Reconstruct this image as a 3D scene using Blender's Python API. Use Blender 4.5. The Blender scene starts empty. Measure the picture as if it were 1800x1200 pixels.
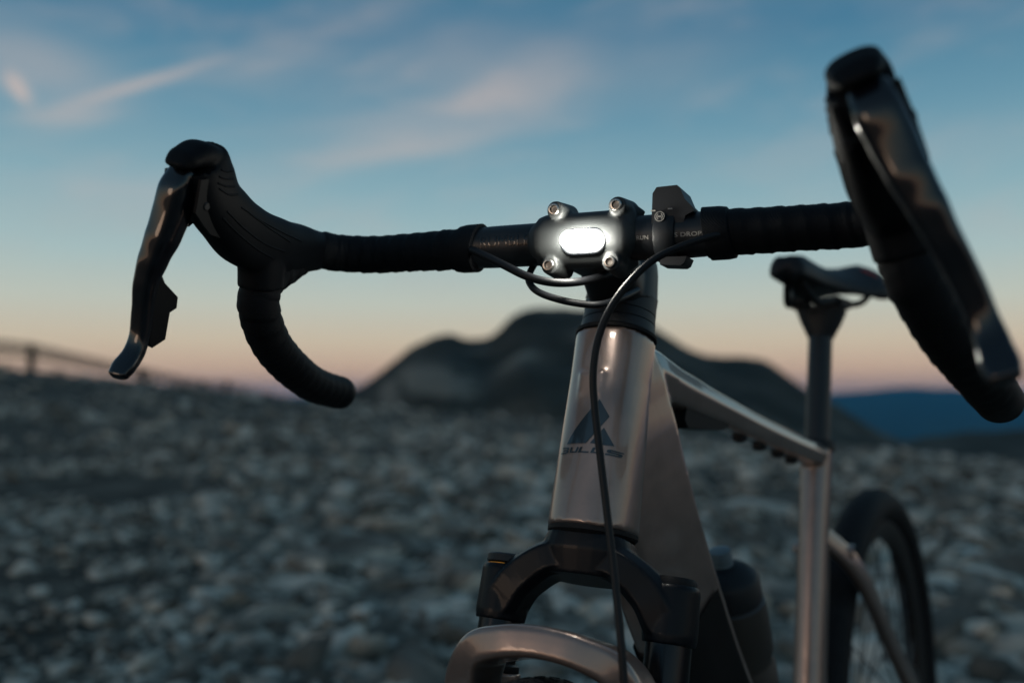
import bpy, bmesh, math, random
import numpy as np
from mathutils import Vector, Matrix
from mathutils.bvhtree import BVHTree
from mathutils.geometry import tessellate_polygon

random.seed(7)
rng = np.random.default_rng(11)
S = bpy.context.scene
COL = S.collection
rad = math.radians
V = Vector

# ------------------------------------------------------------------ camera
CAM = V((0.411, 0.3083, 0.8446))
YAW, PITCH, FPX = 0.5991, 0.0575, 1565.2
FW = V((-math.cos(YAW) * math.cos(PITCH), -math.sin(YAW) * math.cos(PITCH), math.sin(PITCH)))
RT = FW.cross(V((0, 0, 1))).normalized()
UP = RT.cross(FW)
FH = V((FW.x, FW.y, 0)).normalized()
cam = bpy.data.objects.new('camera', bpy.data.cameras.new('camera'))
COL.objects.link(cam)
cam.matrix_world = Matrix(((RT.x, UP.x, -FW.x, CAM.x), (RT.y, UP.y, -FW.y, CAM.y), (RT.z, UP.z, -FW.z, CAM.z), (0, 0, 0, 1)))
cam.data.sensor_width = 36
cam.data.lens = 36 * FPX / 1800
cam.data.clip_start, cam.data.clip_end = 0.02, 60000
cam.data.dof.use_dof = True
cam.data.dof.focus_distance = 0.635
cam.data.dof.aperture_fstop = 2.9
cam.data.dof.aperture_blades = 9
S.camera = cam

# ------------------------------------------------------------------ sky
W = bpy.data.worlds.new('World')
S.world = W
W.use_nodes = True
nt = W.node_tree
nt.nodes.clear()


class NB:
    """small node helper"""
    def __init__(s, tree):
        s.t = tree

    def n(s, typ, **kw):
        nd = s.t.nodes.new(typ)
        for k, v in kw.items():
            setattr(nd, k, v)
        return nd

    def lk(s, a, b):
        s.t.links.new(a, b)

    def set(s, sock, v):
        if isinstance(v, bpy.types.NodeSocket):
            s.lk(v, sock)
        else:
            sock.default_value = v

    def m(s, op, a, b=None, c=None, clamp=False):
        nd = s.n('ShaderNodeMath', operation=op)
        nd.use_clamp = clamp
        for i, v in enumerate((a, b, c)):
            if v is not None:
                s.set(nd.inputs[i], v)
        return nd.outputs[0]

    def vm(s, op, a, b=None):
        nd = s.n('ShaderNodeVectorMath', operation=op)
        s.set(nd.inputs[0], a)
        if b is not None:
            s.set(nd.inputs[1], b)
        return nd

    def mix(s, f, a, b, blend='MIX'):
        nd = s.n('ShaderNodeMix', data_type='RGBA', blend_type=blend)
        s.set(nd.inputs[0], f)
        s.set(nd.inputs[6], a)
        s.set(nd.inputs[7], b)
        return nd.outputs[2]

    def ramp(s, f, stops, interp='LINEAR'):
        nd = s.n('ShaderNodeValToRGB')
        cr = nd.color_ramp
        cr.interpolation = interp
        while len(cr.elements) < len(stops):
            cr.elements.new(0.5)
        for e, (p, c) in zip(cr.elements, stops):
            e.position = p
            e.color = c if len(c) == 4 else (*c, 1)
        s.set(nd.inputs[0], f)
        return nd.outputs[0]

    def noise(s, vec, scale, detail=4, rough=0.55, dist=0.0):
        nd = s.n('ShaderNodeTexNoise')
        if vec is not None:
            s.lk(vec, nd.inputs['Vector'])
        nd.inputs['Scale'].default_value = scale
        nd.inputs['Detail'].default_value = detail
        nd.inputs['Roughness'].default_value = rough
        nd.inputs['Distortion'].default_value = dist
        return nd.outputs[0]


def srgb(r, g, b):
    f = lambda c: (c / 255) / 12.92 if c / 255 <= 0.04045 else ((c / 255 + 0.055) / 1.055) ** 2.4
    return (f(r), f(g), f(b), 1)


w = NB(nt)
tc = w.n('ShaderNodeTexCoord')
d = w.vm('NORMALIZE', tc.outputs['Generated']).outputs[0]
sep = w.n('ShaderNodeSeparateXYZ')
w.lk(d, sep.inputs[0])
el = w.m('MULTIPLY', w.m('ARCSINE', sep.outputs[2]), 180 / math.pi)          # elevation, degrees
dr = w.vm('DOT_PRODUCT', d, tuple(RT)).outputs['Value']
df = w.vm('DOT_PRODUCT', d, tuple(FH)).outputs['Value']
az = w.m('MULTIPLY', w.m('ARCTAN2', dr, df), 180 / math.pi)                  # azimuth from the view, degrees to the right
e01 = w.m('DIVIDE', w.m('ADD', el, 10), 100, clamp=True)
P = lambda e: (e + 10) / 100
base = w.ramp(e01, [
    (P(-10), srgb(72, 76, 84)),
    (P(-1.0), srgb(132, 122, 124)),
    (P(0.3), srgb(190, 156, 141)),
    (P(1.6), srgb(207, 177, 153)),
    (P(3.2), srgb(207, 192, 168)),
    (P(5.6), srgb(192, 198, 186)),
    (P(8.5), srgb(167, 191, 192)),
    (P(12.5), srgb(137, 173, 184)),
    (P(17), srgb(104, 149, 170)),
    (P(22), srgb(72, 123, 152)),
    (P(30), srgb(76, 113, 138)),
    (P(48), srgb(70, 100, 123)),
    (P(90), srgb(66, 91, 112)),
], 'LINEAR')
# the after-glow lies low behind the photographer's left shoulder
gaz = rad(-128)
gdir = FH * math.cos(gaz) + RT * math.sin(gaz)
gl = w.vm('DOT_PRODUCT', d, tuple(gdir)).outputs['Value']
gl = w.m('POWER', w.m('MAXIMUM', gl, 0.0), 2.2)
ge = w.m('EXPONENT', w.m('MULTIPLY', w.m('ABSOLUTE', w.m('SUBTRACT', el, 1.5)), -0.26))
glow = w.m('MULTIPLY', gl, ge)
base = w.mix(glow, base, (0.75, 0.38, 0.19, 1), 'ADD')
# thin high clouds, still catching pink light
comb = w.n('ShaderNodeCombineXYZ')
w.lk(w.m('MULTIPLY', az, 0.045), comb.inputs[0])
w.lk(w.m('MULTIPLY', w.m('SUBTRACT', el, w.m('MULTIPLY', az, 0.10)), 0.16), comb.inputs[1])
n1 = w.noise(comb.outputs[0], 1.6, 7, 0.55, 0.6)
n2 = w.noise(comb.outputs[0], 4.5, 8, 0.62, 0.4)
veil = w.ramp(w.m('ADD', w.m('MULTIPLY', n1, 0.7), w.m('MULTIPLY', n2, 0.3)), [(0.44, (0, 0, 0)), (0.68, (1, 1, 1))], 'EASE')
fade = w.ramp(e01, [(P(4), (0, 0, 0)), (P(9), (1, 1, 1)), (P(45), (1, 1, 1)), (P(75), (0, 0, 0))])
cl = w.m('MULTIPLY', w.m('MULTIPLY', veil, fade), 0.20)


def blob(a0, e0, rot, la, lb, amp, wob=0.0):
    """one drifting cloud: an elongated soft patch at azimuth a0, elevation e0"""
    c, s = math.cos(rad(rot)), math.sin(rad(rot))
    u = w.m('SUBTRACT', az, a0)
    v = w.m('SUBTRACT', el, e0)
    if wob:
        u = w.m('ADD', u, w.m('MULTIPLY', w.m('SUBTRACT', n2, 0.5), wob))
        v = w.m('ADD', v, w.m('MULTIPLY', w.m('SUBTRACT', n1, 0.5), wob))
    uu = w.m('DIVIDE', w.m('ADD', w.m('MULTIPLY', u, c), w.m('MULTIPLY', v, s)), la)
    vv = w.m('DIVIDE', w.m('SUBTRACT', w.m('MULTIPLY', v, c), w.m('MULTIPLY', u, s)), lb)
    q = w.m('ADD', w.m('MULTIPLY', uu, uu), w.m('MULTIPLY', vv, vv))
    return w.m('MULTIPLY', w.m('EXPONENT', w.m('MULTIPLY', q, -1.0)), amp)


def ae(px, py):
    r = FW + RT * ((px - 900) / FPX) + UP * ((600 - py) / FPX)
    r.normalize()
    return math.degrees(math.atan2(r.dot(RT), r.dot(FH))), math.degrees(math.asin(r.z))


for (px, py, rot, la, lb, amp, wob) in [
    (255, 146, 23, 4.4, 0.34, 0.62, 0.45), (120, 205, 12, 2.6, 0.6, 0.35, 0.8),
    (34, 158, -54, 0.85, 0.42, 0.85, 0.4), (60, 115, -10, 4.5, 1.8, 0.40, 2.0),
    (855, 168, 14, 2.4, 0.75, 0.36, 3.4), (800, 125, 0, 5.5, 2.4, 0.26, 4.5), (960, 130, 25, 3.6, 1.6, 0.28, 3.0),
    (700, 215, 7, 7.0, 0.9, 0.30, 1.2), (740, 255, 9, 7.5, 0.75, 0.42, 1.5), (470, 110, 20, 3.5, 1.2, 0.22, 2.0),
    (640, 30, 24, 4.5, 0.9, 0.12, 1.5), (1150, 120, 10, 6, 2.0, 0.14, 2.0), (300, 330, 6, 7, 1.2, 0.22, 1.5),
]:
    a0, e0 = ae(px, py)
    cl = w.m('ADD', cl, blob(a0, e0, rot, la, lb, amp, wob))
cl = w.m('MINIMUM', cl, 0.9)
cloudcol = w.ramp(e01, [(P(2), srgb(180, 150, 140)), (P(12), srgb(190, 182, 180)), (P(22), srgb(192, 178, 174)), (P(50), srgb(120, 130, 150)), (P(90), srgb(80, 95, 120))])
skycol = w.mix(cl, base, cloudcol)
bg = w.n('ShaderNodeBackground')
w.lk(skycol, bg.inputs[0])
bg.inputs[1].default_value = 1.0
wo = w.n('ShaderNodeOutputWorld')
w.lk(bg.outputs[0], wo.inputs[0])
W.cycles.sampling_method = 'MANUAL'
W.cycles.sample_map_resolution = 1024

# last warm light of the set sun, very weak and soft
sun = bpy.data.objects.new('sun', bpy.data.lights.new('sun', 'SUN'))
sun.data.energy = 0.21
sun.data.angle = rad(14)
sun.data.color = (1.0, 0.68, 0.48)
sdir = (gdir * math.cos(rad(7)) + V((0, 0, 1)) * math.sin(rad(7)))
sun.rotation_euler = sdir.to_track_quat('Z', 'Y').to_euler()
COL.objects.link(sun)

S.view_settings.view_transform = 'Standard'
S.view_settings.look = 'None'
S.view_settings.exposure = 0.0
S.view_settings.gamma = 1.0
S.view_settings.use_curve_mapping = False
S.cycles.use_denoising = True
S.cycles.max_bounces = 8
S.cycles.volume_bounces = 1
S.cycles.caustics_reflective = False
S.cycles.caustics_refractive = False


# ------------------------------------------------------------------ materials
def mat(name, col=(0.5, 0.5, 0.5), rough=0.5, metal=0.0, spec=0.5, coat=0.0, bump=None, vary=0.0, vscale=40, coat_rough=0.05, rvar=0.0):
    m = bpy.data.materials.new(name)
    m.use_nodes = True
    b = NB(m.node_tree)
    bs = m.node_tree.nodes['Principled BSDF']
    bs.inputs['Base Color'].default_value = (*col, 1)
    bs.inputs['Roughness'].default_value = rough
    bs.inputs['Metallic'].default_value = metal
    bs.inputs['Specular IOR Level'].default_value = spec
    bs.inputs['Coat Weight'].default_value = coat
    bs.inputs['Coat Roughness'].default_value = coat_rough
    tcn = b.n('ShaderNodeTexCoord')
    if vary or rvar:
        nz = b.noise(tcn.outputs['Object'], vscale, 6, 0.6)
        if vary:
            lo = tuple(c * (1 - vary) for c in col)
            hi = tuple(min(1, c * (1 + vary)) for c in col)
            b.lk(b.ramp(nz, [(0.3, lo), (0.7, hi)]), bs.inputs['Base Color'])
        if rvar:
            b.lk(b.m('ADD', b.m('MULTIPLY', nz, rvar * 2), rough - rvar), bs.inputs['Roughness'])
    if bump:
        sc, st, dist = bump
        nz = b.noise(tcn.outputs['Object'], sc, 5, 0.6)
        bp = b.n('ShaderNodeBump')
        bp.inputs['Strength'].default_value = st
        bp.inputs['Distance'].default_value = dist
        b.lk(nz, bp.inputs['Height'])
        b.lk(bp.outputs[0], bs.inputs['Normal'])
    return m


def woven(name, col, rough, scale, dist):
    """rubber with a fine diagonal grip texture"""
    m = mat(name, col, rough, spec=0.14)
    b = NB(m.node_tree)
    bs = m.node_tree.nodes['Principled BSDF']
    tcn = b.n('ShaderNodeTexCoord')
    wv = b.n('ShaderNodeTexWave', wave_type='BANDS', bands_direction='DIAGONAL')
    b.lk(tcn.outputs['Object'], wv.inputs['Vector'])
    wv.inputs['Scale'].default_value = scale
    wv.inputs['Distortion'].default_value = 0.4
    nz = b.noise(tcn.outputs['Object'], 900, 3, 0.6)
    h = b.m('ADD', wv.outputs['Fac'], b.m('MULTIPLY', nz, 0.8))
    bp = b.n('ShaderNodeBump')
    bp.inputs['Strength'].default_value = 0.6
    bp.inputs['Distance'].default_value = dist
    b.lk(h, bp.inputs['Height'])
    b.lk(bp.outputs[0], bs.inputs['Normal'])
    return m


M_PAINT = mat('taupe_paint', (0.255, 0.192, 0.168), 0.33, 0.62, 0.5, 0.8, bump=(3000, 0.03, 0.0002), vary=0.08, vscale=60, rvar=0.05, coat_rough=0.05)
M_HOOD = mat('hood_rubber', (0.0035, 0.0046, 0.0065), 0.60, spec=0.13, bump=(700, 0.25, 0.0003))
M_TAPE = woven('bar_tape_rubber', (0.0038, 0.0050, 0.0070), 0.58, 420, 0.0003)
M_ALLOY = mat('black_anodised', (0.007, 0.0085, 0.011), 0.42, 0.05, 0.5, bump=(1500, 0.08, 0.0002), rvar=0.06, vscale=300)
M_STEM = mat('stem_black', (0.013, 0.0145, 0.017), 0.48, 0.1, 0.5, bump=(1800, 0.12, 0.0002))
M_LEVER = mat('lever_gloss', (0.003, 0.004, 0.007), 0.36, 0.0, 0.18, 0.9, rvar=0.04, vscale=120)
M_PLATE = mat('faceplate_black', (0.030, 0.033, 0.034), 0.55, 0.0, 0.4, bump=(1800, 0.12, 0.0002))
M_GLOSS = mat('gloss_black', (0.009, 0.010, 0.012), 0.22, 0.0, 0.5, 0.5, bump=(1500, 0.03, 0.0002))
M_CROWN = mat('crown_black', (0.0035, 0.0048, 0.0075), 0.42, 0.0, 0.18, 0.05, bump=(1600, 0.08, 0.0002), rvar=0.05, vscale=200)
M_STAN = mat('stanchion_black', (0.018, 0.019, 0.022), 0.22, 0.7, 0.5)
M_STEEL = mat('bolt_steel', (0.38, 0.37, 0.35), 0.28, 1.0, bump=(2500, 0.1, 0.0001))
M_SOCK = mat('socket_steel', (0.22, 0.20, 0.18), 0.45, 1.0)
M_DARK = mat('dark_plastic', (0.0045, 0.005, 0.0065), 0.62, 0.0, 0.2, bump=(1400, 0.12, 0.0002))
M_PLAST = mat('black_plastic', (0.010, 0.012, 0.015), 0.5, 0.0, 0.3, bump=(1400, 0.15, 0.0002))
M_HOSE = mat('hose_black', (0.008, 0.009, 0.011), 0.50, 0.0, 0.3, 0.0)
M_TYRE = mat('tyre_rubber', (0.010, 0.0105, 0.012), 0.72, 0.0, 0.2, bump=(300, 0.5, 0.001), vary=0.35, vscale=60)
M_RIM = mat('rim_black', (0.015, 0.015, 0.016), 0.4, 0.2)
M_SPOKE = mat('spoke_black', (0.03, 0.03, 0.032), 0.35, 0.7)
M_SADDLE = mat('saddle_cover', (0.008, 0.010, 0.014), 0.55, 0.0, 0.25, bump=(500, 0.3, 0.0004))
M_RED = mat('red_trim', (0.35, 0.04, 0.03), 0.5)
M_ORANGE = mat('orange_ring', (0.75, 0.28, 0.03), 0.3, 0.6)
M_LOGO = mat('dark_decal', (0.012, 0.022, 0.032), 0.28, 0.0, 0.5, 0.8)
M_INKL = mat('pale_print', (0.36, 0.34, 0.31), 0.6)
M_INKD = mat('dark_print', (0.004, 0.004, 0.005), 0.20, 0.0, 0.5, 0.2)
M_PANEL = mat('battery_panel', (0.010, 0.010, 0.011), 0.45)
M_BOTTLE = mat('bottle_plastic', (0.035, 0.029, 0.025), 0.42, 0.0, 0.5, bump=(60, 0.1, 0.001), vary=0.1, vscale=30)
M_NOZZLE = mat('bottle_nozzle', (0.10, 0.14, 0.16), 0.4)
M_SILVER = mat('silver_mark', (0.6, 0.6, 0.56), 0.35, 0.6)

M_LENS = bpy.data.materials.new('lamp_light')
M_LENS.use_nodes = True
lb = M_LENS.node_tree
lb.nodes.clear()
_e = lb.nodes.new('ShaderNodeEmission')
_e.inputs[0].default_value = (1.0, 0.965, 0.86, 1)
_e.inputs[1].default_value = 150
_o = lb.nodes.new('ShaderNodeOutputMaterial')
lb.links.new(_e.outputs[0], _o.inputs[0])


def rock_material(name, stops, scale, objrand=True):
    m = bpy.data.materials.new(name)
    m.use_nodes = True
    b = NB(m.node_tree)
    bs = m.node_tree.nodes['Principled BSDF']
    bs.inputs['Roughness'].default_value = 0.9
    bs.inputs['Specular IOR Level'].default_value = 0.25
    geo = b.n('ShaderNodeNewGeometry')
    n_ = b.noise(geo.outputs['Position'], scale, 8, 0.62)
    f = n_
    if objrand:
        f = b.m('ADD', b.m('MULTIPLY', n_, 0.55), b.m('MULTIPLY', geo.outputs['Random Per Island'], 0.45))
    b.lk(b.ramp(f, stops), bs.inputs['Base Color'])
    nz = b.noise(geo.outputs['Position'], scale * 7, 6, 0.65)
    bp = b.n('ShaderNodeBump')
    bp.inputs['Strength'].default_value = 0.5
    bp.inputs['Distance'].default_value = 0.02
    b.lk(nz, bp.inputs['Height'])
    b.lk(bp.outputs[0], bs.inputs['Normal'])
    return m


M_STONE = rock_material('limestone', [(0.20, (0.060, 0.053, 0.042)), (0.38, (0.16, 0.146, 0.122)), (0.54, (0.37, 0.337, 0.283)), (0.66, (0.60, 0.55, 0.465)), (0.80, (0.76, 0.70, 0.60))], 5.0)
M_SOIL = rock_material('stony_soil', [(0.30, (0.020, 0.019, 0.015)), (0.48, (0.045, 0.042, 0.034)), (0.60, (0.13, 0.116, 0.092)), (0.72, (0.28, 0.25, 0.20))], 2.2, False)
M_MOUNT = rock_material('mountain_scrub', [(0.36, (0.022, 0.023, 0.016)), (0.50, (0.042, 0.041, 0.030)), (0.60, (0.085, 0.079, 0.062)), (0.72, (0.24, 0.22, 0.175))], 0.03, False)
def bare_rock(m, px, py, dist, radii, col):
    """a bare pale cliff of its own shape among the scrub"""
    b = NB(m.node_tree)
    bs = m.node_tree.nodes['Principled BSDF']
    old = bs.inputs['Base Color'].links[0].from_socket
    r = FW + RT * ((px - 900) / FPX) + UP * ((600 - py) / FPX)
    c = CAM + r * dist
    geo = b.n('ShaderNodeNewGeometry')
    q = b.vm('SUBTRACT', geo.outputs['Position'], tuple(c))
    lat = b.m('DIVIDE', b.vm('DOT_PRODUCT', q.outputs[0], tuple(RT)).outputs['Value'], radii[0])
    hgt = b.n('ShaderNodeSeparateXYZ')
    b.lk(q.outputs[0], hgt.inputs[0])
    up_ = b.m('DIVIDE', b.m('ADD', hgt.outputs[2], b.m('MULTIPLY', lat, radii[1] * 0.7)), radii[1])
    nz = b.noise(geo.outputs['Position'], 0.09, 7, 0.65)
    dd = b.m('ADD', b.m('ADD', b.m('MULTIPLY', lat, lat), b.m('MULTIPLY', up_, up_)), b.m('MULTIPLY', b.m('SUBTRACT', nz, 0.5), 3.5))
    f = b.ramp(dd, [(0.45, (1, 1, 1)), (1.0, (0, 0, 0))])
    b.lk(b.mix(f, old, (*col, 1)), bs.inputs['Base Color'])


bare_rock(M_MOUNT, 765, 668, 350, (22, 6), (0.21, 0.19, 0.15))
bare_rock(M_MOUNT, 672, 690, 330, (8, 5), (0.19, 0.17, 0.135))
M_FAR = rock_material('far_forest', [(0.35, (0.012, 0.036, 0.036)), (0.65, (0.025, 0.06, 0.055))], 0.002, False)
M_WOOD = mat('weathered_post', (0.05, 0.045, 0.037), 0.85, bump=(30, 0.5, 0.01), vary=0.3, vscale=8)
M_WIRE = mat('fence_wire', (0.05, 0.05, 0.048), 0.7, 0.2)


# ------------------------------------------------------------------ object helpers
def tag(o, label=None, cat=None, group=None, kind=None):
    for k, v in (('label', label), ('category', cat), ('group', group), ('kind', kind)):
        if v:
            o[k] = v
    return o


def from_mesh(name, me, m, parent=None, smooth=True, sharp=40):
    if m is not None and not me.materials:
        me.materials.append(m)
    if smooth:
        me.polygons.foreach_set('use_smooth', [True] * len(me.polygons))
        if sharp:
            me.set_sharp_from_angle(angle=rad(sharp))
    o = bpy.data.objects.new(name, me)
    COL.objects.link(o)
    if parent:
        o.parent = parent
    return o


def link(name, bm, m, parent=None, smooth=True, sharp=40):
    bmesh.ops.recalc_face_normals(bm, faces=bm.faces)
    me = bpy.data.meshes.new(name)
    bm.to_mesh(me)
    bm.free()
    return from_mesh(name, me, m, parent, smooth, sharp)


def spline(pts, vals=None, sub=6):
    """Catmull-Rom through the points (and through per-point values)"""
    P_ = [V(p) for p in pts]
    n = len(P_)
    out, ov = [], []
    g = lambda L, i: L[max(0, min(n - 1, i))]
    cr = lambda a, b, c, d_, t: 0.5 * ((2 * b) + (c - a) * t + (2 * a - 5 * b + 4 * c - d_) * t * t + (3 * b - a - 3 * c + d_) * t ** 3)
    VV = [V(v) for v in vals] if vals is not None else None
    for i in range(n - 1):
        for k in range(sub):
            t = k / sub
            out.append(cr(g(P_, i - 1), P_[i], P_[i + 1], g(P_, i + 2), t))
            if VV:
                ov.append(VV[i].lerp(VV[i + 1], t * t * (3 - 2 * t)))
    out.append(P_[-1])
    if VV:
        ov.append(VV[-1])
        return out, [tuple(v) for v in ov]
    return out


def sweep(bm, pts, radii, ref, n=16, e=2.0, round_caps=(False, False), mod=None, sect=None):
    """tube along pts; radii (a, b): a in the plane across ref, b along ref; superellipse exponent e"""
    N = len(pts)
    pts = [V(p) for p in pts]
    if not isinstance(radii, list):
        radii = [radii] * N
    radii = [(r, r) if not hasattr(r, '__len__') else r for r in radii]
    ref = V(ref)
    rings = []
    stations = []
    T0 = (pts[1] - pts[0]).normalized()
    T1 = (pts[-1] - pts[-2]).normalized()
    if round_caps[0]:
        for t in (82, 60, 38, 18):
            c, s_ = math.cos(rad(t)), math.sin(rad(t))
            stations.append((pts[0] - T0 * min(radii[0]) * s_, (radii[0][0] * c, radii[0][1] * c), T0))
    for i in range(N):
        T = (pts[min(i + 1, N - 1)] - pts[max(i - 1, 0)]).normalized()
        stations.append((pts[i], radii[i], T))
    if round_caps[1]:
        for t in (18, 38, 60, 82):
            c, s_ = math.cos(rad(t)), math.sin(rad(t))
            stations.append((pts[-1] + T1 * min(radii[-1]) * s_, (radii[-1][0] * c, radii[-1][1] * c), T1))
    L = 0.0
    prev = None
    for p, (a, b), T in stations:
        B = (ref - T * ref.dot(T))
        if B.length < 1e-6:
            B = T.orthogonal()
        B.normalize()
        N_ = T.cross(B)
        if prev is not None:
            L += (p - prev).length
        prev = p
        ring = []
        if sect:
            n = len(sect)
            rings.append([bm.verts.new(p + N_ * x * a + B * y * b) for x, y in sect])
            continue
        for j in range(n):
            th = 2 * math.pi * j / n
            c, s_ = math.cos(th), math.sin(th)
            x = math.copysign(abs(c) ** (2 / e), c)
            y = math.copysign(abs(s_) ** (2 / e), s_)
            q = mod(L, th) if mod else 0.0
            ring.append(bm.verts.new(p + N_ * x * (a + q) + B * y * (b + q)))
        rings.append(ring)
    for r0, r1 in zip(rings, rings[1:]):
        for j in range(n):
            bm.faces.new((r0[j], r0[(j + 1) % n], r1[(j + 1) % n], r1[j]))
    bm.faces.new(rings[0][::-1])
    bm.faces.new(rings[-1])


def prism(bm, poly, off):
    """closed prism: polygon of 3D points extruded by the vector off"""
    a = [bm.verts.new(V(p)) for p in poly]
    b = [bm.verts.new(V(p) + V(off)) for p in poly]
    n = len(a)
    bm.faces.new(a)
    bm.faces.new(b[::-1])
    for i in range(n):
        bm.faces.new((a[i], b[i], b[(i + 1) % n], a[(i + 1) % n]))


def bevel(bm, w_, seg=2, ang=30):
    ed = [e for e in bm.edges if len(e.link_faces) == 2 and e.calc_face_angle(0) > rad(ang)]
    bmesh.ops.bevel(bm, geom=ed, offset=w_, segments=seg, affect='EDGES', profile=0.6, clamp_overlap=True)


def fuse(name, bm, m, parent, voxel, smooth=6, factor=0.5, sharp=0):
    """join overlapping closed solids into one blended skin"""
    bmesh.ops.recalc_face_normals(bm, faces=bm.faces)
    me = bpy.data.meshes.new(name)
    bm.to_mesh(me)
    bm.free()
    o = bpy.data.objects.new(name, me)
    COL.objects.link(o)
    r = o.modifiers.new('r', 'REMESH')
    r.mode = 'VOXEL'
    r.voxel_size = voxel
    s_ = o.modifiers.new('s', 'SMOOTH')
    s_.iterations = smooth
    s_.factor = factor
    dg = bpy.context.evaluated_depsgraph_get()
    me2 = bpy.data.meshes.new_from_object(o.evaluated_get(dg))
    me2.name = name
    bpy.data.objects.remove(o)
    bpy.data.meshes.remove(me)
    me2.materials.clear()
    return from_mesh(name, me2, m, parent, True, sharp)


def ray(px, py):
    return (FW + RT * ((px - 900) / FPX) + UP * ((600 - py) / FPX))


def on_plane(px, py, p0, nrm):
    r = ray(px, py)
    t = (V(p0) - CAM).dot(V(nrm)) / r.dot(V(nrm))
    return CAM + r * t


def ring_verts(c, ax, r, n=24, ref=(0, 0, 1)):
    ax = V(ax).normalized()
    a = (V(ref) - ax * V(ref).dot(ax)).normalized()
    b = ax.cross(a)
    return [V(c) + a * r * math.cos(2 * math.pi * k / n) + b * r * math.sin(2 * math.pi * k / n) for k in range(n)]


def lathe(bm, c, ax, prof, n=24):
    """revolve (distance along the axis, radius) pairs round the axis"""
    ax = V(ax).normalized()
    ref = ax.orthogonal()
    rings = [[bm.verts.new(p) for p in ring_verts(V(c) + ax * h, ax, max(r, 1e-5), n, ref)] for h, r in prof]
    for r0, r1 in zip(rings, rings[1:]):
        for j in range(n):
            bm.faces.new((r0[j], r0[(j + 1) % n], r1[(j + 1) % n], r1[j]))
    bm.faces.new(rings[0][::-1])
    bm.faces.new(rings[-1])


# ------------------------------------------------------------------ terrain
G0 = V((CAM.x, CAM.y, 0))
RH = V((RT.x, RT.y, 0)).normalized()


def sst(a, b, x):
    t = np.clip((x - a) / (b - a), 0, 1)
    return t * t * (3 - 2 * t)


def vnoise(x, y, seed=0):
    x = np.asarray(x, float)
    y = np.asarray(y, float)
    xi, yi = np.floor(x), np.floor(y)
    xf, yf = x - xi, y - yi

    def h(a, b):
        v = np.sin(a * 127.1 + b * 311.7 + seed * 74.7) * 43758.5453
        return v - np.floor(v)
    u, v_ = xf * xf * (3 - 2 * xf), yf * yf * (3 - 2 * yf)
    return (h(xi, yi) * (1 - u) + h(xi + 1, yi) * u) * (1 - v_) + (h(xi, yi + 1) * (1 - u) + h(xi + 1, yi + 1) * u) * v_ - 0.5


def fbm(x, y, oct_=5, seed=0):
    s_ = 0
    a = 1
    for k in range(oct_):
        s_ = s_ + a * vnoise(x * 2 ** k, y * 2 ** k, seed + k)
        a *= 0.5
    return s_


def terrain(X, D):
    """height of the stony summit; X to the right, D ahead of the camera's foot"""
    X = np.asarray(X, float)
    D = np.asarray(D, float)
    r = np.hypot(X, D)
    s_ = sst(2.5, 42, r)
    z = s_ * (-0.63 - 0.083 * np.clip(X, -60, 60) + 0.026 * np.clip(-X - 8, 0, 40)) * np.where(D > 0, 1, 0.4)
    fall = 0.04 + 0.08 * sst(-14, 14, X)
    z = z - np.maximum(0, r - 50) * fall * 1.0
    z = z + 0.035 * fbm(X * 0.9, D * 0.9, 4, 3) * sst(1.4, 4, r) + 0.30 * fbm(X * 0.10, D * 0.10, 3, 9) * sst(6, 20, r)
    deep = -60 - 300 * sst(400, 2500, r) + 40 * fbm(X * 0.0012, D * 0.0012, 4, 21) * sst(900, 3000, r)
    k = sst(110, 420, r)
    return z * (1 - k) + deep * k


def world_xy(X, D):
    return G0.x + X * RH.x + D * FH.x, G0.y + X * RH.y + D * FH.y


def grid_mesh(name, PX, PY, PZ, m, wrap=False):
    nr, nc = PX.shape
    co = np.stack([PX, PY, PZ], -1).reshape(-1, 3)
    me = bpy.data.meshes.new(name)
    idx = np.arange(nr * nc).reshape(nr, nc)
    if wrap:
        idx = np.concatenate([idx, idx[:, :1]], 1)
    q = np.stack([idx[:-1, :-1], idx[:-1, 1:], idx[1:, 1:], idx[1:, :-1]], -1).reshape(-1, 4)
    me.from_pydata(co.tolist(), [], q.tolist())
    me.update()
    return from_mesh(name, me, m, None, True, 0)


ri = np.concatenate([[0.0], np.geomspace(0.25, 13000, 190)])
an = np.linspace(0, 2 * math.pi, 300, endpoint=False)
Rr, An = np.meshgrid(ri, an, indexing='ij')
Xg, Dg = Rr * np.sin(An), Rr * np.cos(An)
wx, wy = world_xy(Xg, Dg)
g_ = grid_mesh('ground', wx, wy, terrain(Xg, Dg), M_SOIL, True)
tag(g_, kind='structure')


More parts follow.
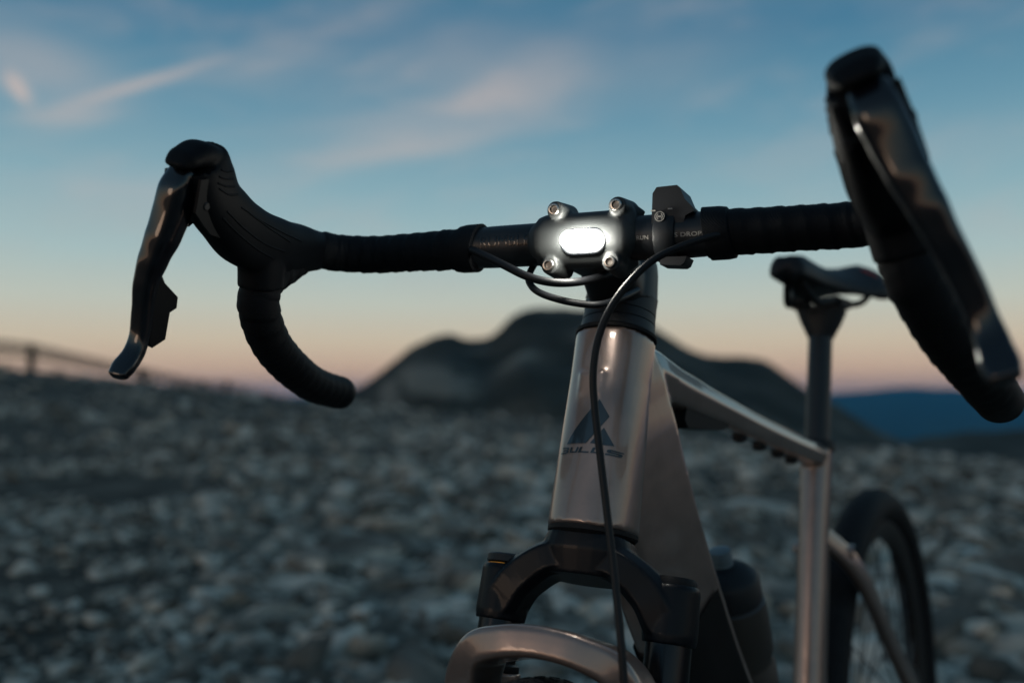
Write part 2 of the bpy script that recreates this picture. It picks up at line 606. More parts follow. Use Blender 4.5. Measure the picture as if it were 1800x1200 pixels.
def ridge(name, prof, D0, Dfront, Dback, zf, zb, m, amp, nscale, ncol=260, seed=0, nf=26, nb_=12):
    """a mountain built round its skyline: profile of (pixel column, pixel row) at distance D0"""
    pxs = np.array([p[0] for p in prof], float)
    pys = np.array([p[1] for p in prof], float)
    cols = np.linspace(pxs[0], pxs[-1], ncol)
    rows = np.interp(cols, pxs, pys)
    rows = rows + 9.0 * fbm(cols * 0.022, cols * 0 + seed, 4, seed) * np.clip((720 - rows) / 60, 0, 1)
    k = np.ones(3) / 3
    rows = np.convolve(np.pad(rows, 1, 'edge'), k, 'valid')
    tx = (cols - 900) / FPX
    zr = np.array([CAM.z + D0 * (ray(c, r_).z / ray(c, r_).dot(FH)) for c, r_ in zip(cols, rows)])
    txh = np.array([ray(c, r_).dot(RH) / ray(c, r_).dot(FH) for c, r_ in zip(cols, rows)])
    Ds = np.concatenate([np.linspace(Dfront, D0, nf), np.linspace(D0, Dback, nb_)[1:]])
    X = np.outer(Ds, txh)
    Dm = np.repeat(Ds[:, None], ncol, 1)
    t = np.where(Dm <= D0, (Dm - Dfront) / (D0 - Dfront), 1 - (Dm - D0) / (Dback - D0))
    low = np.where(Dm <= D0, zf, zb)
    z = low + (zr[None, :] - low) * (t ** 1.15)
    bump_ = fbm(X * nscale, Dm * nscale, 5, seed) * amp
    z = z + bump_ * np.sin(math.pi * np.clip(t, 0, 1)) * (1.25 - np.clip(t, 0, 1)) * 0.9 + 0.10 * fbm(X * nscale * 3, Dm * nscale * 3, 4, seed + 5) * amp * t
    px_, py_ = world_xy(X, Dm)
    return tag(grid_mesh(name, px_, py_, z, m), kind='structure')


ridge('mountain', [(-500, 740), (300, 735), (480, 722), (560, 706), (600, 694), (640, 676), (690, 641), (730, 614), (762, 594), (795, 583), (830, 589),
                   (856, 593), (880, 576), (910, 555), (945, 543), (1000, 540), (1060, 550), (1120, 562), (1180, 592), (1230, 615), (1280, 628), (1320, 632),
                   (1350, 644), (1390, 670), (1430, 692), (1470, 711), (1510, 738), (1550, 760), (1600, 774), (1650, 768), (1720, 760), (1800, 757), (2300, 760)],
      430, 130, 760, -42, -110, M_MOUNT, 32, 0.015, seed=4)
ridge('distant_ridge', [(-900, 694), (300, 696), (520, 697), (900, 692), (1300, 690), (1460, 691), (1520, 686), (1580, 681), (1615, 679), (1660, 684), (1720, 688), (1800, 689), (2600, 686)],
      11000, 6500, 13000, -380, -400, M_FAR, 60, 0.0006, seed=8)

# the pale cliff on the mountain's left shoulder

# ------------------------------------------------------------------ stones
def stone_mesh(sub, seed, name):
    r = np.random.default_rng(seed)
    bm = bmesh.new()
    bmesh.ops.create_icosphere(bm, subdivisions=sub, radius=1)
    s_ = r.uniform(0.7, 1.2, 3) * np.array([1.15, 0.9, 0.55])
    cuts = [(V(r.normal(size=3)).normalized(), r.uniform(0.55, 0.9)) for _ in range(9)]
    for v in bm.verts:
        p = v.co.copy()
        for nn, dd in cuts:                                   # broken faces
            k = p.dot(nn) - dd
            if k > 0:
                p -= nn * k * 0.9
        p += V(r.normal(size=3)) * 0.04
        v.co = (p.x * s_[0], p.y * s_[1], p.z * s_[2])
    me = bpy.data.meshes.new(name)
    bm.to_mesh(me)
    bm.free()
    return me


big = [stone_mesh(3, 100 + k, 'rock') for k in range(8)]
for me in big:
    me.materials.append(M_STONE)
    me.polygons.foreach_set('use_smooth', [True] * len(me.polygons))
    me.set_sharp_from_angle(angle=rad(28))

# scatter in view: more stones than can be counted, sizes by a power law
NS = 120000
Dd = np.exp(rng.uniform(math.log(2.3), math.log(62), NS))
Xd = Dd * rng.uniform(-0.72, 0.72, NS)
size = 0.0135 * (1 - rng.random(NS)) ** (-1 / 1.95)
size = np.minimum(np.clip(size, 0.012, 0.17), 0.045 + 0.10 * np.clip((Xd / Dd + 0.45) / 0.35, 0, 1) + 0.006 * Dd) * (0.72 + 0.03 * Dd)
patch = 1.35 * fbm(Xd * 0.5, Dd * 0.5, 4, 40) + 0.62 * np.clip(Xd / Dd + 0.16, -0.7, 0.35) * (1 - 0.7 * sst(6, 14, Dd)) + 0.10 * sst(8, 22, Dd)
keep = (patch + rng.normal(0, 0.20, NS)) > -0.10
Xd, Dd, size = Xd[keep], Dd[keep], size[keep]
NB_ = 230
Db = np.exp(rng.uniform(math.log(3.2), math.log(15), NB_))
Xd = np.concatenate([Xd, Db * rng.uniform(-0.30, 0.62, NB_)])
Dd = np.concatenate([Dd, Db])
size = np.concatenate([size, rng.uniform(0.05, 0.13, NB_) * (0.8 + 0.03 * Db)])
# thinner cover all round, outside the field the camera looks over
NX = 46000
rx = np.exp(rng.uniform(math.log(0.5), math.log(45), NX))
ax_ = rng.uniform(-math.pi, math.pi, NX)
Xe, De = rx * np.sin(ax_), rx * np.cos(ax_)
ok = ~((De > 2.3) & (np.abs(Xe) < 0.72 * De))
Xe, De = Xe[ok], De[ok]
se = np.clip(0.017 * (1 - rng.random(len(Xe))) ** (-1 / 1.95), 0.014, 0.15) * (0.75 + 0.05 * np.hypot(Xe, De))
outside = np.concatenate([np.zeros(len(Xd), bool), np.ones(len(Xe), bool)])
Xd, Dd, size = np.concatenate([Xd, Xe]), np.concatenate([Dd, De]), np.concatenate([size, se])
sx, sy = world_xy(Xd, Dd)
keep = ~((np.abs(sy) < 0.12 + size) & (sx < 0.45) & (sx > -1.6))
Xd, Dd, size, sx, sy, outside = Xd[keep], Dd[keep], size[keep], sx[keep], sy[keep], outside[keep]
sz = terrain(Xd, Dd)
app = size / np.hypot(Dd, 0.845)
order = np.argsort(-app)
named = [   # the few stones that can be told apart: pixel column, row, radius, label
    (640, 985, 0.24, 'large dark-sided limestone boulder left of the fork, biggest on the ground', 0),
    (548, 1012, 0.17, 'pale flat limestone rock beside the large dark-sided boulder', 1),
    (765, 1105, 0.12, 'pale angular limestone rock close to the left fork leg', 2),
    (405, 905, 0.17, 'light grey limestone rock below the drop of the handlebar', 3),
    (1330, 900, 0.18, 'pale limestone rock seen between the down tube and the seat tube', 4),
    (1690, 890, 0.24, 'low dark limestone rock to the right of the rear wheel', 5),
]
for px, py, r_, lab, k in named:
    p = on_plane(px, py, (0, 0, 0), (0, 0, 1))
    for _ in range(3):
        q = p - G0
        p = on_plane(px, py, (0, 0, float(terrain(q.dot(RH), q.dot(FH)))), (0, 0, 1))
    o = bpy.data.objects.new('limestone_rock', big[k])
    COL.objects.link(o)
    o.location = p + V((0, 0, r_ * 0.15))
    o.scale = (r_ * 1.1, r_ * 1.1, r_ * 1.0)
    o.rotation_euler = (0, 0, k * 1.3)
    tag(o, lab, 'rock', 'limestone rocks lying on the stony ground')
inview = (np.abs(Xd) < 0.60 * Dd) & (Dd > 3.0)
cand = [i for i in order if inview[i]][:290]
cs = set(cand)
for i in cand:
    o = bpy.data.objects.new('limestone_rock', big[int(rng.integers(0, 8))])
    COL.objects.link(o)
    o.location = (sx[i], sy[i], sz[i] + size[i] * 0.12)
    o.scale = (size[i] * rng.uniform(0.9, 1.25), size[i] * rng.uniform(0.8, 1.1), size[i] * rng.uniform(0.7, 1.1))
    o.rotation_euler = (rng.normal(0, 0.25), rng.normal(0, 0.25), rng.uniform(0, 6.28))
    pv_ = o.location - CAM
    pxx = 900 + FPX * pv_.dot(RT) / pv_.dot(FW)
    where = 'in the rubble left of the bicycle' if pxx < 900 else ('in the rubble behind the bicycle frame' if pxx < 1480 else 'in the rubble right of the seat tube')
    tag(o, 'weathered grey limestone rock half sunk ' + where, 'rock', 'limestone rocks ' + where)
# the rest as one mass
base_v, base_f = [], []
for k in range(20):
    me = stone_mesh(1 if k < 10 else 0, 300 + k, 'tmp')
    co = np.empty(len(me.vertices) * 3)
    me.vertices.foreach_get('co', co)
    base_v.append(co.reshape(-1, 3))
    base_f.append(np.array([list(p.vertices) for p in me.polygons]))
    bpy.data.meshes.remove(me)
rest = np.array([i for i in order if i not in cs and not outside[i]][:60000] + [i for i in order if outside[i]])
vs, fs, off = [], [], 0
for q_, i in enumerate(rest):
    k = int(rng.integers(0, 10)) + (0 if q_ < 9000 else 10)
    a = rng.uniform(0, 6.28)
    c, s_ = math.cos(a), math.sin(a)
    tx_, ty_ = rng.normal(0, 0.3, 2)
    b = base_v[k] * size[i] * rng.uniform(0.75, 1.25, 3)
    x = b[:, 0] * c - b[:, 1] * s_
    y = b[:, 0] * s_ + b[:, 1] * c
    z = b[:, 2] + tx_ * x + ty_ * y
    vs.append(np.stack([x + sx[i], y + sy[i], z + sz[i] + size[i] * 0.1], -1))
    fs.append(base_f[k] + off)
    off += len(b)
vs = np.concatenate(vs)
fs = np.concatenate(fs)
me = bpy.data.meshes.new('stone_rubble')
me.vertices.add(len(vs))
me.vertices.foreach_set('co', vs.ravel())
me.loops.add(fs.size)
me.loops.foreach_set('vertex_index', fs.ravel())
me.polygons.add(len(fs))
me.polygons.foreach_set('loop_start', np.arange(len(fs)) * 3)
me.update(calc_edges=True)
me.materials.append(M_STONE)
o = bpy.data.objects.new('stone_rubble', me)
COL.objects.link(o)
tag(o, 'grey limestone rubble covering the summit ground', 'rubble', None, 'stuff')

# ------------------------------------------------------------------ fence on the left skyline
fence = bpy.data.objects.new('fence', None)
COL.objects.link(fence)
tag(fence, 'wire fence with dark wooden posts running along the left skyline', 'fence')


def gpt(X, D, h=0.0):
    x, y = world_xy(X, D)
    return V((float(x), float(y), float(terrain(X, D)) + h))


posts = [(-0.70, 36), (-0.540, 45), (-0.415, 68), (-0.348, 92), (-0.320, 98), (-0.27, 130)]
fp = [gpt(t * D, D) for t, D in posts]
fence.location = fp[1]
prm = bpy.data.objects  # children below keep world coordinates through the inverse


def kid(o, p):
    o.parent = p
    o.matrix_parent_inverse = Matrix.Translation(p.location).inverted()


tops_ = [CAM.z + (690 - y) / FPX * D for (t, D), y in zip(posts, (572, 605, 647, 668, 669, 690))]
hgt = [max(1.4, min(2.8, zt - p.z)) for zt, p in zip(tops_, fp)]
for p, h in zip(fp, hgt):
    rp = 0.20 if (p - CAM).length < 60 else 0.34
    bm = bmesh.new()
    sweep(bm, [p - V((0, 0, 0.3)), p + V((0, 0, h * 0.5)), p + V((0.02, 0, h))], [(rp, rp), (rp * 0.95, rp * 0.95), (rp * 0.8, rp * 0.8)], (1, 0, 0), 10)
    kid(link('post', bm, M_WOOD), fence)
for k in range(16):
    f = 0.22 if k == 0 else 0.50 + 0.485 * (k - 1) / 14
    r_ = 0.040 if k in (0, 1, 15) else 0.016
    bm = bmesh.new()
    for (a, ha), (b, hb) in zip(zip(fp, hgt), zip(fp[1:], hgt[1:])):
        a2, b2 = a + V((0, 0, ha * f)), b + V((0, 0, hb * f))
        sweep(bm, spline([a2, (a2 + b2) / 2 - V((0, 0, 0.05)), b2], None, 5), (r_, r_), (0, 0, 1), 6)
    kid(link('wire', bm, M_WIRE), fence)

# ================================================================== bicycle
HA, SA, LEAN, STEER = 1.2643, 1.2981, 0.0266, 0.1871
SB, RB, BRL, HT0, HTL = 0.6235, 0.0905, 0.020, 0.4287, 0.1531
u = V((-math.cos(HA), 0, math.sin(HA)))
p_ = V((math.sin(HA), 0, math.cos(HA)))
A0 = V((-0.047, 0, 0.333))
RX = Matrix.Rotation(LEAN, 3, 'X')
RS = Matrix.Rotation(STEER, 3, u)
st = V((-math.cos(SA), 0, math.sin(SA)))
BBP = V((-0.636, 0, 0.28))


def F_(x, y, z):                      # frame point
    return RX @ V((x, y, z))


def FK(s_, lat, f):                   # fork / steering point: along the steerer, sideways, forward
    v = u * s_ + p_ * f + V((0, lat, 0))
    return RX @ (A0 + RS @ v)


def BPt(fw, o, up_):                  # handlebar point: forward, sideways (left is +), up
    v = u * SB + p_ * RB + V((fw, o * math.cos(BRL) - up_ * math.sin(BRL), up_ * math.cos(BRL) + o * math.sin(BRL)))
    return RX @ (A0 + RS @ v)


O_ = BPt(0, 0, 0)
EX, EY, EZ = BPt(1, 0, 0) - O_, BPt(0, 1, 0) - O_, BPt(0, 0, 1) - O_
FX = FK(0, 0, 1) - FK(0, 0, 0)
FY = FK(0, 1, 0) - FK(0, 0, 0)
FZ = FK(1, 0, 0) - FK(0, 0, 0)
MIDN = RX @ V((0, 1, 0))


def mid(px, py):                      # point of the frame's middle plane
    return on_plane(px, py, (0, 0, 0), MIDN)


def bf(px, py, fw):                   # point a given distance ahead of the bar
    return on_plane(px, py, O_ + EX * fw, EX)


_h, _l, _d = BPt(.1715, -.1997, .0503), BPt(.1913, -.2493, -.098), BPt(-.0726, -.2671, -.1117)
HN = (_l - _h).cross(_d - _h).normalized()
if HN.dot(EY) > 0:
    HN = -HN                          # points outward on the right-hand (far) side
HNL = (HN.dot(EX), -HN.dot(EY), HN.dot(EZ))


def hl(px, py, out=0.0):              # handlebar coordinates of a point in the plane of the right-hand drop
    q = on_plane(px, py, _h + HN * out, HN) - O_
    return (q.dot(EX), -q.dot(EY), q.dot(EZ))


def wl(c, side):                      # to the world on either side
    o = c[1]
    if side > 0:                      # the left-hand control sits turned a little inward
        o -= 0.011 * max(0, min(1, (c[2] + 0.11) / 0.07)) * max(0, min(1, c[0] / 0.03))
    return O_ + EX * c[0] + EY * (o * side) + EZ * c[2]


bike = bpy.data.objects.new('bicycle', None)
COL.objects.link(bike)
tag(bike, 'taupe gravel bicycle with black drop handlebar and lit headlamp on the stem', 'bicycle')

# ---- frame
bm = bmesh.new()
ht_b, ht_t = F_(*(A0 + u * HT0)), F_(*(A0 + u * (HT0 + HTL)))
hm = lambda t: ht_b.lerp(ht_t, t)
Yf = MIDN
# head tube
sweep(bm, [hm(0.0), hm(0.25), hm(0.5), hm(0.75), hm(1.0)], [(0.0330, 0.0330), (0.0322, 0.0320), (0.0315, 0.0312), (0.0305, 0.0302), (0.0305, 0.0302)], Yf, 44, 2.35)
# down tube (holds the battery)
dt = [F_(-0.224, 0, 0.872), F_(-0.232, 0, 0.842), F_(-0.247, 0, 0.798), F_(-0.283, 0, 0.722), F_(-0.333, 0, 0.642), F_(-0.388, 0, 0.562), F_(-0.52, 0, 0.405), F_(-0.625, 0, 0.300)]
dr_ = [(0.046, 0.022), (0.058, 0.0250), (0.063, 0.0275), (0.062, 0.0292), (0.060, 0.0300), (0.058, 0.0315), (0.052, 0.033), (0.050, 0.035)]
DSEC = [(1, 0.42), (0.86, 0.62), (-0.50, 1), (-0.93, 0.52), (-1, 0.34), (-1, -0.34), (-0.93, -0.52), (-0.50, -1), (0.86, -0.62), (1, -0.42)]
pp, rr = spline(dt, dr_, 5)
sweep(bm, pp, rr, Yf, sect=DSEC)
# top tube
tt = [F_(-0.235, 0, 0.866), F_(-0.270, 0, 0.861), F_(-0.338, 0, 0.846), F_(-0.432, 0, 0.827), F_(-0.546, 0, 0.804), F_(-0.686, 0, 0.778), F_(-0.778, 0, 0.763)]
tr = [(0.022, 0.022), (0.022, 0.020), (0.0185, 0.0182), (0.0158, 0.0170), (0.0145, 0.0165), (0.0145, 0.0165), (0.0150, 0.0170)]
TSEC = [(1, 0.50), (0.80, 0.80), (-0.10, 1), (-0.80, 0.66), (-1, 0.36), (-1, -0.36), (-0.80, -0.66), (-0.10, -1), (0.80, -0.80), (1, -0.50)]
pp, rr = spline(tt, tr, 5)
sweep(bm, pp, rr, Yf, sect=TSEC)
# seat tube
sweep(bm, [F_(*(BBP + st * t)) for t in (-0.01, 0.1, 0.25, 0.40, 0.47, 0.512)], [(0.024, 0.03), (0.022, 0.021), (0.021, 0.019), (0.022, 0.018), (0.022, 0.0185), (0.021, 0.0195)], Yf, 32, 2.4)
# bottom bracket shell
sweep(bm, [F_(BBP.x, -0.045, BBP.z), F_(BBP.x, 0.045, BBP.z)], (0.045, 0.045), (0, 0, 1), 32)
frame = fuse('frame', bm, M_PAINT, bike, 0.0019, 5, 0.5)
FBVH = BVHTree.FromPolygons([v.co for v in frame.data.vertices], [p.vertices[:] for p in frame.data.polygons])

for side in (-1, 1):
    bm = bmesh.new()
    a = F_(*(BBP + st * 0.40))
    pts = spline([a + MIDN * side * 0.010, F_(-0.81, side * 0.036, 0.610), F_(-0.93, side * 0.050, 0.483), F_(-1.058, side * 0.066, 0.352)], None, 5)
    sweep(bm, pts, (0.0135, 0.0078), Yf, 20, 4.0)
    link('seat_stay', bm, M_PAINT, bike)
    bm = bmesh.new()
    pts = spline([F_(-0.655, side * 0.03, 0.285), F_(-0.76, side * 0.04, 0.30), F_(-0.93, side * 0.055, 0.33), F_(-1.062, side * 0.068, 0.35)], None, 5)
    sweep(bm, pts, (0.014, 0.009), Yf, 16, 2.6)
    link('chain_stay', bm, M_PAINT, bike)
bm = bmesh.new()
sweep(bm, [F_(-0.790, -0.036, 0.64), F_(-0.783, 0, 0.645), F_(-0.790, 0.036, 0.64)], (0.012, 0.009), (0, 0, 1), 14, 2.6)
link('stay_bridge', bm, M_PAINT, bike)

# black battery cover wrapped round the underside of the down tube
pl, rl = spline(dt, dr_, 8)
k0 = min(range(len(pl)), key=lambda k: (pl[k] - F_(-0.322, 0, 0.660)).length)
bm = bmesh.new()
rows = []
for k in range(k0, len(pl) - 4):
    T = (pl[k + 1] - pl[k - 1]).normalized()
    Nn = T.cross(Yf)
    a_, b_ = rl[k][0] + 0.002, rl[k][1] + 0.002
    rows.append([bm.verts.new(pl[k] + Nn * x * a_ + Yf * y * b_) for x, y in ((-0.36, 0.98), (0.2, 0.82), (0.86, 0.64), (1, 0.44), (1, 0), (1, -0.44), (0.86, -0.64), (0.2, -0.82), (-0.36, -0.98))])
for r0, r1 in zip(rows, rows[1:]):
    for j in range(len(r0) - 1):
        bm.faces.new((r0[j], r0[j + 1], r1[j + 1], r1[j]))
bmesh.ops.solidify(bm, geom=bm.faces[:], thickness=0.004)
link('battery_cover', bm, M_PANEL, frame)

# bosses under the top tube and the black port behind the head tube
for px, py in ((1300, 766), (1335, 781), (1367, 794), (1391, 805)):
    c = mid(px, py)
    bm = bmesh.new()
    lathe(bm, c + V((0, 0, 0.012)), (0, 0, -1), [(0, 0.0085), (0.010, 0.0085), (0.0165, 0.0075), (0.019, 0.004)], 20)
    link('bolt', bm, M_PLAST, frame)
bm = bmesh.new()
prism(bm, [mid(px, py) - MIDN * 0.013 for px, py in ((1180, 738), (1186, 700), (1225, 712), (1256, 732), (1260, 750), (1248, 756), (1186, 752))], MIDN * 0.026)
bevel(bm, 0.004, 3)
link('port_cover', bm, M_DARK, frame)

# head badge: dark emblem and lettering lying on the head tube
lg = lambda x, y: (960 + x / 8, 680 + y / 8)


def decal(name, polys, m, parent, bvh, off=0.0004, maxlen=0.003):
    """flat print laid on the surface met by the line of sight of each outline"""
    bm = bmesh.new()
    for poly in polys:
        keep_ = [(px, py, bvh.ray_cast(CAM, ray(px, py).normalized(), 3)[0]) for px, py in poly]
        keep_ = [k for k in keep_ if k[2]]
        if len(keep_) < 3:
            continue
        vv = [bm.verts.new(k[2]) for k in keep_]
        for t in tessellate_polygon([[V((k[0], k[1], 0)) for k in keep_]]):
            bm.faces.new([vv[i] for i in t])
    bmesh.ops.triangulate(bm, faces=bm.faces[:])
    for _ in range(5):
        ed = [e for e in bm.edges if e.calc_length() > maxlen]
        if not ed:
            break
        bmesh.ops.subdivide_edges(bm, edges=ed, cuts=1)
        bmesh.ops.triangulate(bm, faces=bm.faces[:])
    for v in bm.verts:
        q, nn, _, _ = bvh.find_nearest(v.co)
        if q is not None:
            v.co = q + nn * off
    return link(name, bm, m, parent, True, 0)


main = [lg(*q) for q in ((755, 172), (893, 418), (735, 592), (560, 787), (430, 790), (297, 805), (350, 700), (410, 600), (500, 470), (600, 345))]
small = [lg(*q) for q in ((815, 570), (885, 700), (957, 832), (860, 818), (755, 805), (618, 786))]
decal('emblem', [main, small], M_LOGO, frame, FBVH)
bot = np.array([(212, 950), (350, 922), (480, 918), (660, 925), (860, 950), (1068, 998)], float)
top = np.array([(246, 855), (372, 845), (522, 840), (700, 850), (905, 878), (1106, 936)], float)


def warp(s_, v_):
    t = s_ * (len(bot) - 1)
    i = min(int(t), len(bot) - 2)
    f = t - i
    b = bot[i] * (1 - f) + bot[i + 1] * f
    a = top[i] * (1 - f) + top[i + 1] * f
    q = b * (1 - v_) + a * v_
    return lg(*q)


letters = {
    'B': [[(0, 0), (0.80, 0), (0.95, 0.12), (0.95, 0.38), (0.85, 0.5), (0.95, 0.62), (0.95, 0.88), (0.80, 1), (0, 1), (0, 0.80), (0.70, 0.80), (0.70, 0.60), (0.18, 0.60), (0.18, 0.40), (0.70, 0.40), (0.70, 0.22), (0, 0.22)]],
    'U': [[(0, 1), (0, 0.1), (0.12, 0), (0.88, 0), (1, 0.1), (1, 1), (0.76, 1), (0.76, 0.24), (0.24, 0.24), (0.24, 1)]],
    'L': [[(0, 1), (0, 0), (1, 0), (1, 0.24), (0.24, 0.24), (0.24, 1)]],
    'S': [[(0, 0), (0.88, 0), (1, 0.12), (1, 0.5), (0.88, 0.62), (0.24, 0.62), (0.24, 0.78), (1, 0.78), (1, 1), (0.12, 1), (0, 0.88), (0, 0.50), (0.12, 0.40), (0.76, 0.40), (0.76, 0.22), (0, 0.22)]],
}
polys = []
for ch, s0, s1 in (('B', 0.0, 0.145), ('U', 0.17, 0.325), ('L', 0.35, 0.525), ('L', 0.555, 0.745), ('S', 0.765, 0.99)):
    for poly in letters[ch]:
        pl = []
        for (a, b), (c, d_) in zip(poly, poly[1:] + poly[:1]):
            for k in range(3):
                pl.append(warp(s0 + (s1 - s0) * (a + (c - a) * k / 3), b + (d_ - b) * k / 3))
        polys.append(pl)
decal('lettering', polys, M_LOGO, frame, FBVH)

# ---- headset: rings, spacers and cover
ax_t = (ht_t - ht_b).normalized()
bm = bmesh.new()
lathe(bm, ht_t, ax_t, [(-0.001, 0.0310), (0.0, 0.0324), (0.0025, 0.0326), (0.004, 0.0308)], 48)
link('headset_ring', bm, M_DARK, bike)
bm = bmesh.new()
lathe(bm, ht_b, -ax_t, [(-0.001, 0.0325), (0.0, 0.0338), (0.003, 0.0338), (0.005, 0.032)], 48)
link('headset_ring', bm, M_DARK, bike)
us = FZ.normalized()
c0 = FK(HT0 + HTL, 0, 0)
z0 = 0.0042
for h, r0, r1 in ((0.0085, 0.0306, 0.0294), (0.0075, 0.0294, 0.0290), (0.0140, 0.0290, 0.0288)):
    bm = bmesh.new()
    lathe(bm, c0 - FX.normalized() * 0.0022, us, [(z0, r0 - 0.0005), (z0 + 0.0003, r0), (z0 + h - 0.0003, r1), (z0 + h, r1 - 0.0005)], 48)
    link('spacer', bm, M_STEM, bike)
    z0 += h + 0.0002

# ---- stem
bm = bmesh.new()
sc_ = FK(SB, 0, 0)
sweep(bm, [FK(HT0 + HTL + z0, 0, -0.0022), FK(SB - 0.01, 0, -0.003), FK(SB + 0.018, 0, -0.003)], [(0.0290, 0.0290), (0.0288, 0.0284), (0.0270, 0.0265)], FY, 36, 2.4, (False, True))
sweep(bm, [FK(SB - 0.006, 0, 0.0), O_ - EX * 0.045 - EZ * 0.006, O_ - EX * 0.010], [(0.021, 0.0235), (0.0195, 0.022), (0.019, 0.031)], EY, 30, 3.0)
sweep(bm, [O_ - EY * 0.0335, O_ + EY * 0.0335], (0.0192, 0.0192), EZ, 32, 2.0)
stem = fuse('stem', bm, M_STEM, bike, 0.0016, 5, 0.5)
# face plate with four ears
bm = bmesh.new()
sweep(bm, [O_ + EX * 0.0035 - EY * 0.034, O_ + EX * 0.0035 - EY * 0.028, O_ + EX * 0.0035 + EY * 0.028, O_ + EX * 0.0035 + EY * 0.034], [(0.0180, 0.0185), (0.0198, 0.0203), (0.0198, 0.0203), (0.0180, 0.0185)], EZ, 32, 2.2)
sweep(bm, [O_ + EX * 0.010 - EY * 0.029, O_ + EX * 0.010 + EY * 0.029], [(0.0150, 0.0132), (0.0150, 0.0132)], EX, 32, 2.6, (True, True))
ears = [(974, 368), (1083, 360), (964, 466), (1072, 460)]
ear_c = [bf(px, py, 0.0225) for px, py in ears]
for c in ear_c:
    tgt = O_ + EY * (c - O_).dot(EY)
    sweep(bm, [c - EX * 0.030, c - EX * 0.0015], [(0.0088, 0.0088), (0.0064, 0.0064)], EZ, 20)
    sweep(bm, [c - EX * 0.017, tgt + (c - tgt) * 0.4 - EX * 0.002], [(0.0085, 0.0085), (0.013, 0.013)], EY, 18)
    # flange flowing outward
    sgn = 1 if (c - O_).dot(EY) > 0 else -1
    sweep(bm, [c - EX * 0.022, c - EX * 0.026 + EY * sgn * 0.011 - EZ * 0.006 * (1 if (c - O_).dot(EZ) > 0 else -1)], [(0.008, 0.008), (0.006, 0.006)], EZ, 14)
plate = fuse('faceplate', bm, M_PLATE, bike, 0.0011, 6, 0.5)
PBVH = BVHTree.FromPolygons([v.co for v in plate.data.vertices], [p.vertices[:] for p in plate.data.polygons])
for c in ear_c:
    bm = bmesh.new()
    lathe(bm, c - EX * 0.002, EX, [(0.0, 0.0042), (0.0028, 0.0042), (0.0036, 0.0037), (0.0037, 0.0028), (0.0012, 0.0025), (0.0011, 0.0001)], 28)
    b_ = link('bolt', bm, M_STEEL, plate, True, 30)
    bm = bmesh.new()
    prism(bm, ring_verts(c - EX * 0.0004, EX, 0.0024, 6), EX * 0.0006)
    link('bolt_socket', bm, M_SOCK, plate, False)

# ---- headlamp: capsule housing let into the face plate, bright lens standing proud
lc = bf(1021, 422, 0.0275)


def capsule(c, hw, r, n=12):
    pts = []
    for k in range(n + 1):
        t = rad(-90 + 180 * k / n)
        pts.append(c + EY * (hw - r + r * math.cos(t)) + EZ * r * math.sin(t))
    for k in range(n + 1):
        t = rad(90 + 180 * k / n)
        pts.append(c + EY * (-(hw - r) + r * math.cos(t)) + EZ * r * math.sin(t))
    return pts


def stack(bm, layers):
    rings = [[bm.verts.new(p) for p in capsule(lc + EX * f, hw, r)] for f, hw, r in layers]
    n = len(rings[0])
    for r0, r1 in zip(rings, rings[1:]):
        for j in range(n):
            bm.faces.new((r0[j], r0[(j + 1) % n], r1[(j + 1) % n], r1[j]))
    bm.faces.new(rings[0][::-1])
    bm.faces.new(rings[-1])


bm = bmesh.new()
stack(bm, [(-0.012, 0.0176, 0.0098), (-0.0048, 0.0172, 0.0094), (-0.0040, 0.0163, 0.0085), (-0.0040, 0.0146, 0.0072), (-0.0075, 0.0143, 0.0069)])
lamp = link('headlamp', bm, M_PLAST, bike)
bm = bmesh.new()
stack(bm, [(-0.0058, 0.0142, 0.0070), (-0.0008, 0.0141, 0.0069), (0.0046, 0.0137, 0.0066), (0.0066, 0.0124, 0.0055), (0.0078, 0.0104, 0.0036), (0.0081, 0.0085, 0.0016)])
link('lens', bm, M_LENS, lamp)

# ---- handlebar
bm = bmesh.new()
sweep(bm, [O_ - EY * 0.15, O_ - EY * 0.10, O_ - EY * 0.075, O_ + EY * 0.075, O_ + EY * 0.10, O_ + EY * 0.15], [(0.0122, 0.0122), (0.0150, 0.0150), (0.0159, 0.0159), (0.0159, 0.0159), (0.0150, 0.0150), (0.0122, 0.0122)], EZ, 40)
bar = link('handlebar', bm, M_ALLOY, bike)


def bar_text(txt, px, py, size_, m, parent, nm='lettering', r=0.0160, width=None):
    """lettering wrapped round the front of the bar"""
    cu = bpy.data.curves.new('t', 'FONT')
    cu.body = txt
    cu.size = size_
    cu.align_x = 'CENTER'
    cu.align_y = 'CENTER'
    cu.resolution_u = 3
    o = bpy.data.objects.new('t', cu)
    COL.objects.link(o)
    me = bpy.data.meshes.new_from_object(o.evaluated_get(bpy.context.evaluated_depsgraph_get()))
    bpy.data.objects.remove(o)
    bm = bmesh.new()
    bm.from_mesh(me)
    bpy.data.meshes.remove(me)
    bmesh.ops.triangulate(bm, faces=bm.faces[:])
    for _ in range(3):
        ed = [e for e in bm.edges if e.calc_length() > 0.0025]
        if ed:
            bmesh.ops.subdivide_edges(bm, edges=ed, cuts=1)
            bmesh.ops.triangulate(bm, faces=bm.faces[:])
    c = bf(px, py, r)
    lat, up0 = (c - O_).dot(EY), (c - O_).dot(EZ)
    xs = [v.co.x for v in bm.verts]
    kx = (width / (max(xs) - min(xs))) if width else 1.0
    th0 = math.asin(max(-0.95, min(0.95, up0 / r)))
    for v in bm.verts:
        th = th0 + v.co.y / r
        v.co = O_ + EY * (lat + v.co.x * kx) + EX * (r * math.cos(th) + 0.0002) + EZ * (r * math.sin(th))
    return link(nm, bm, m, parent, False)


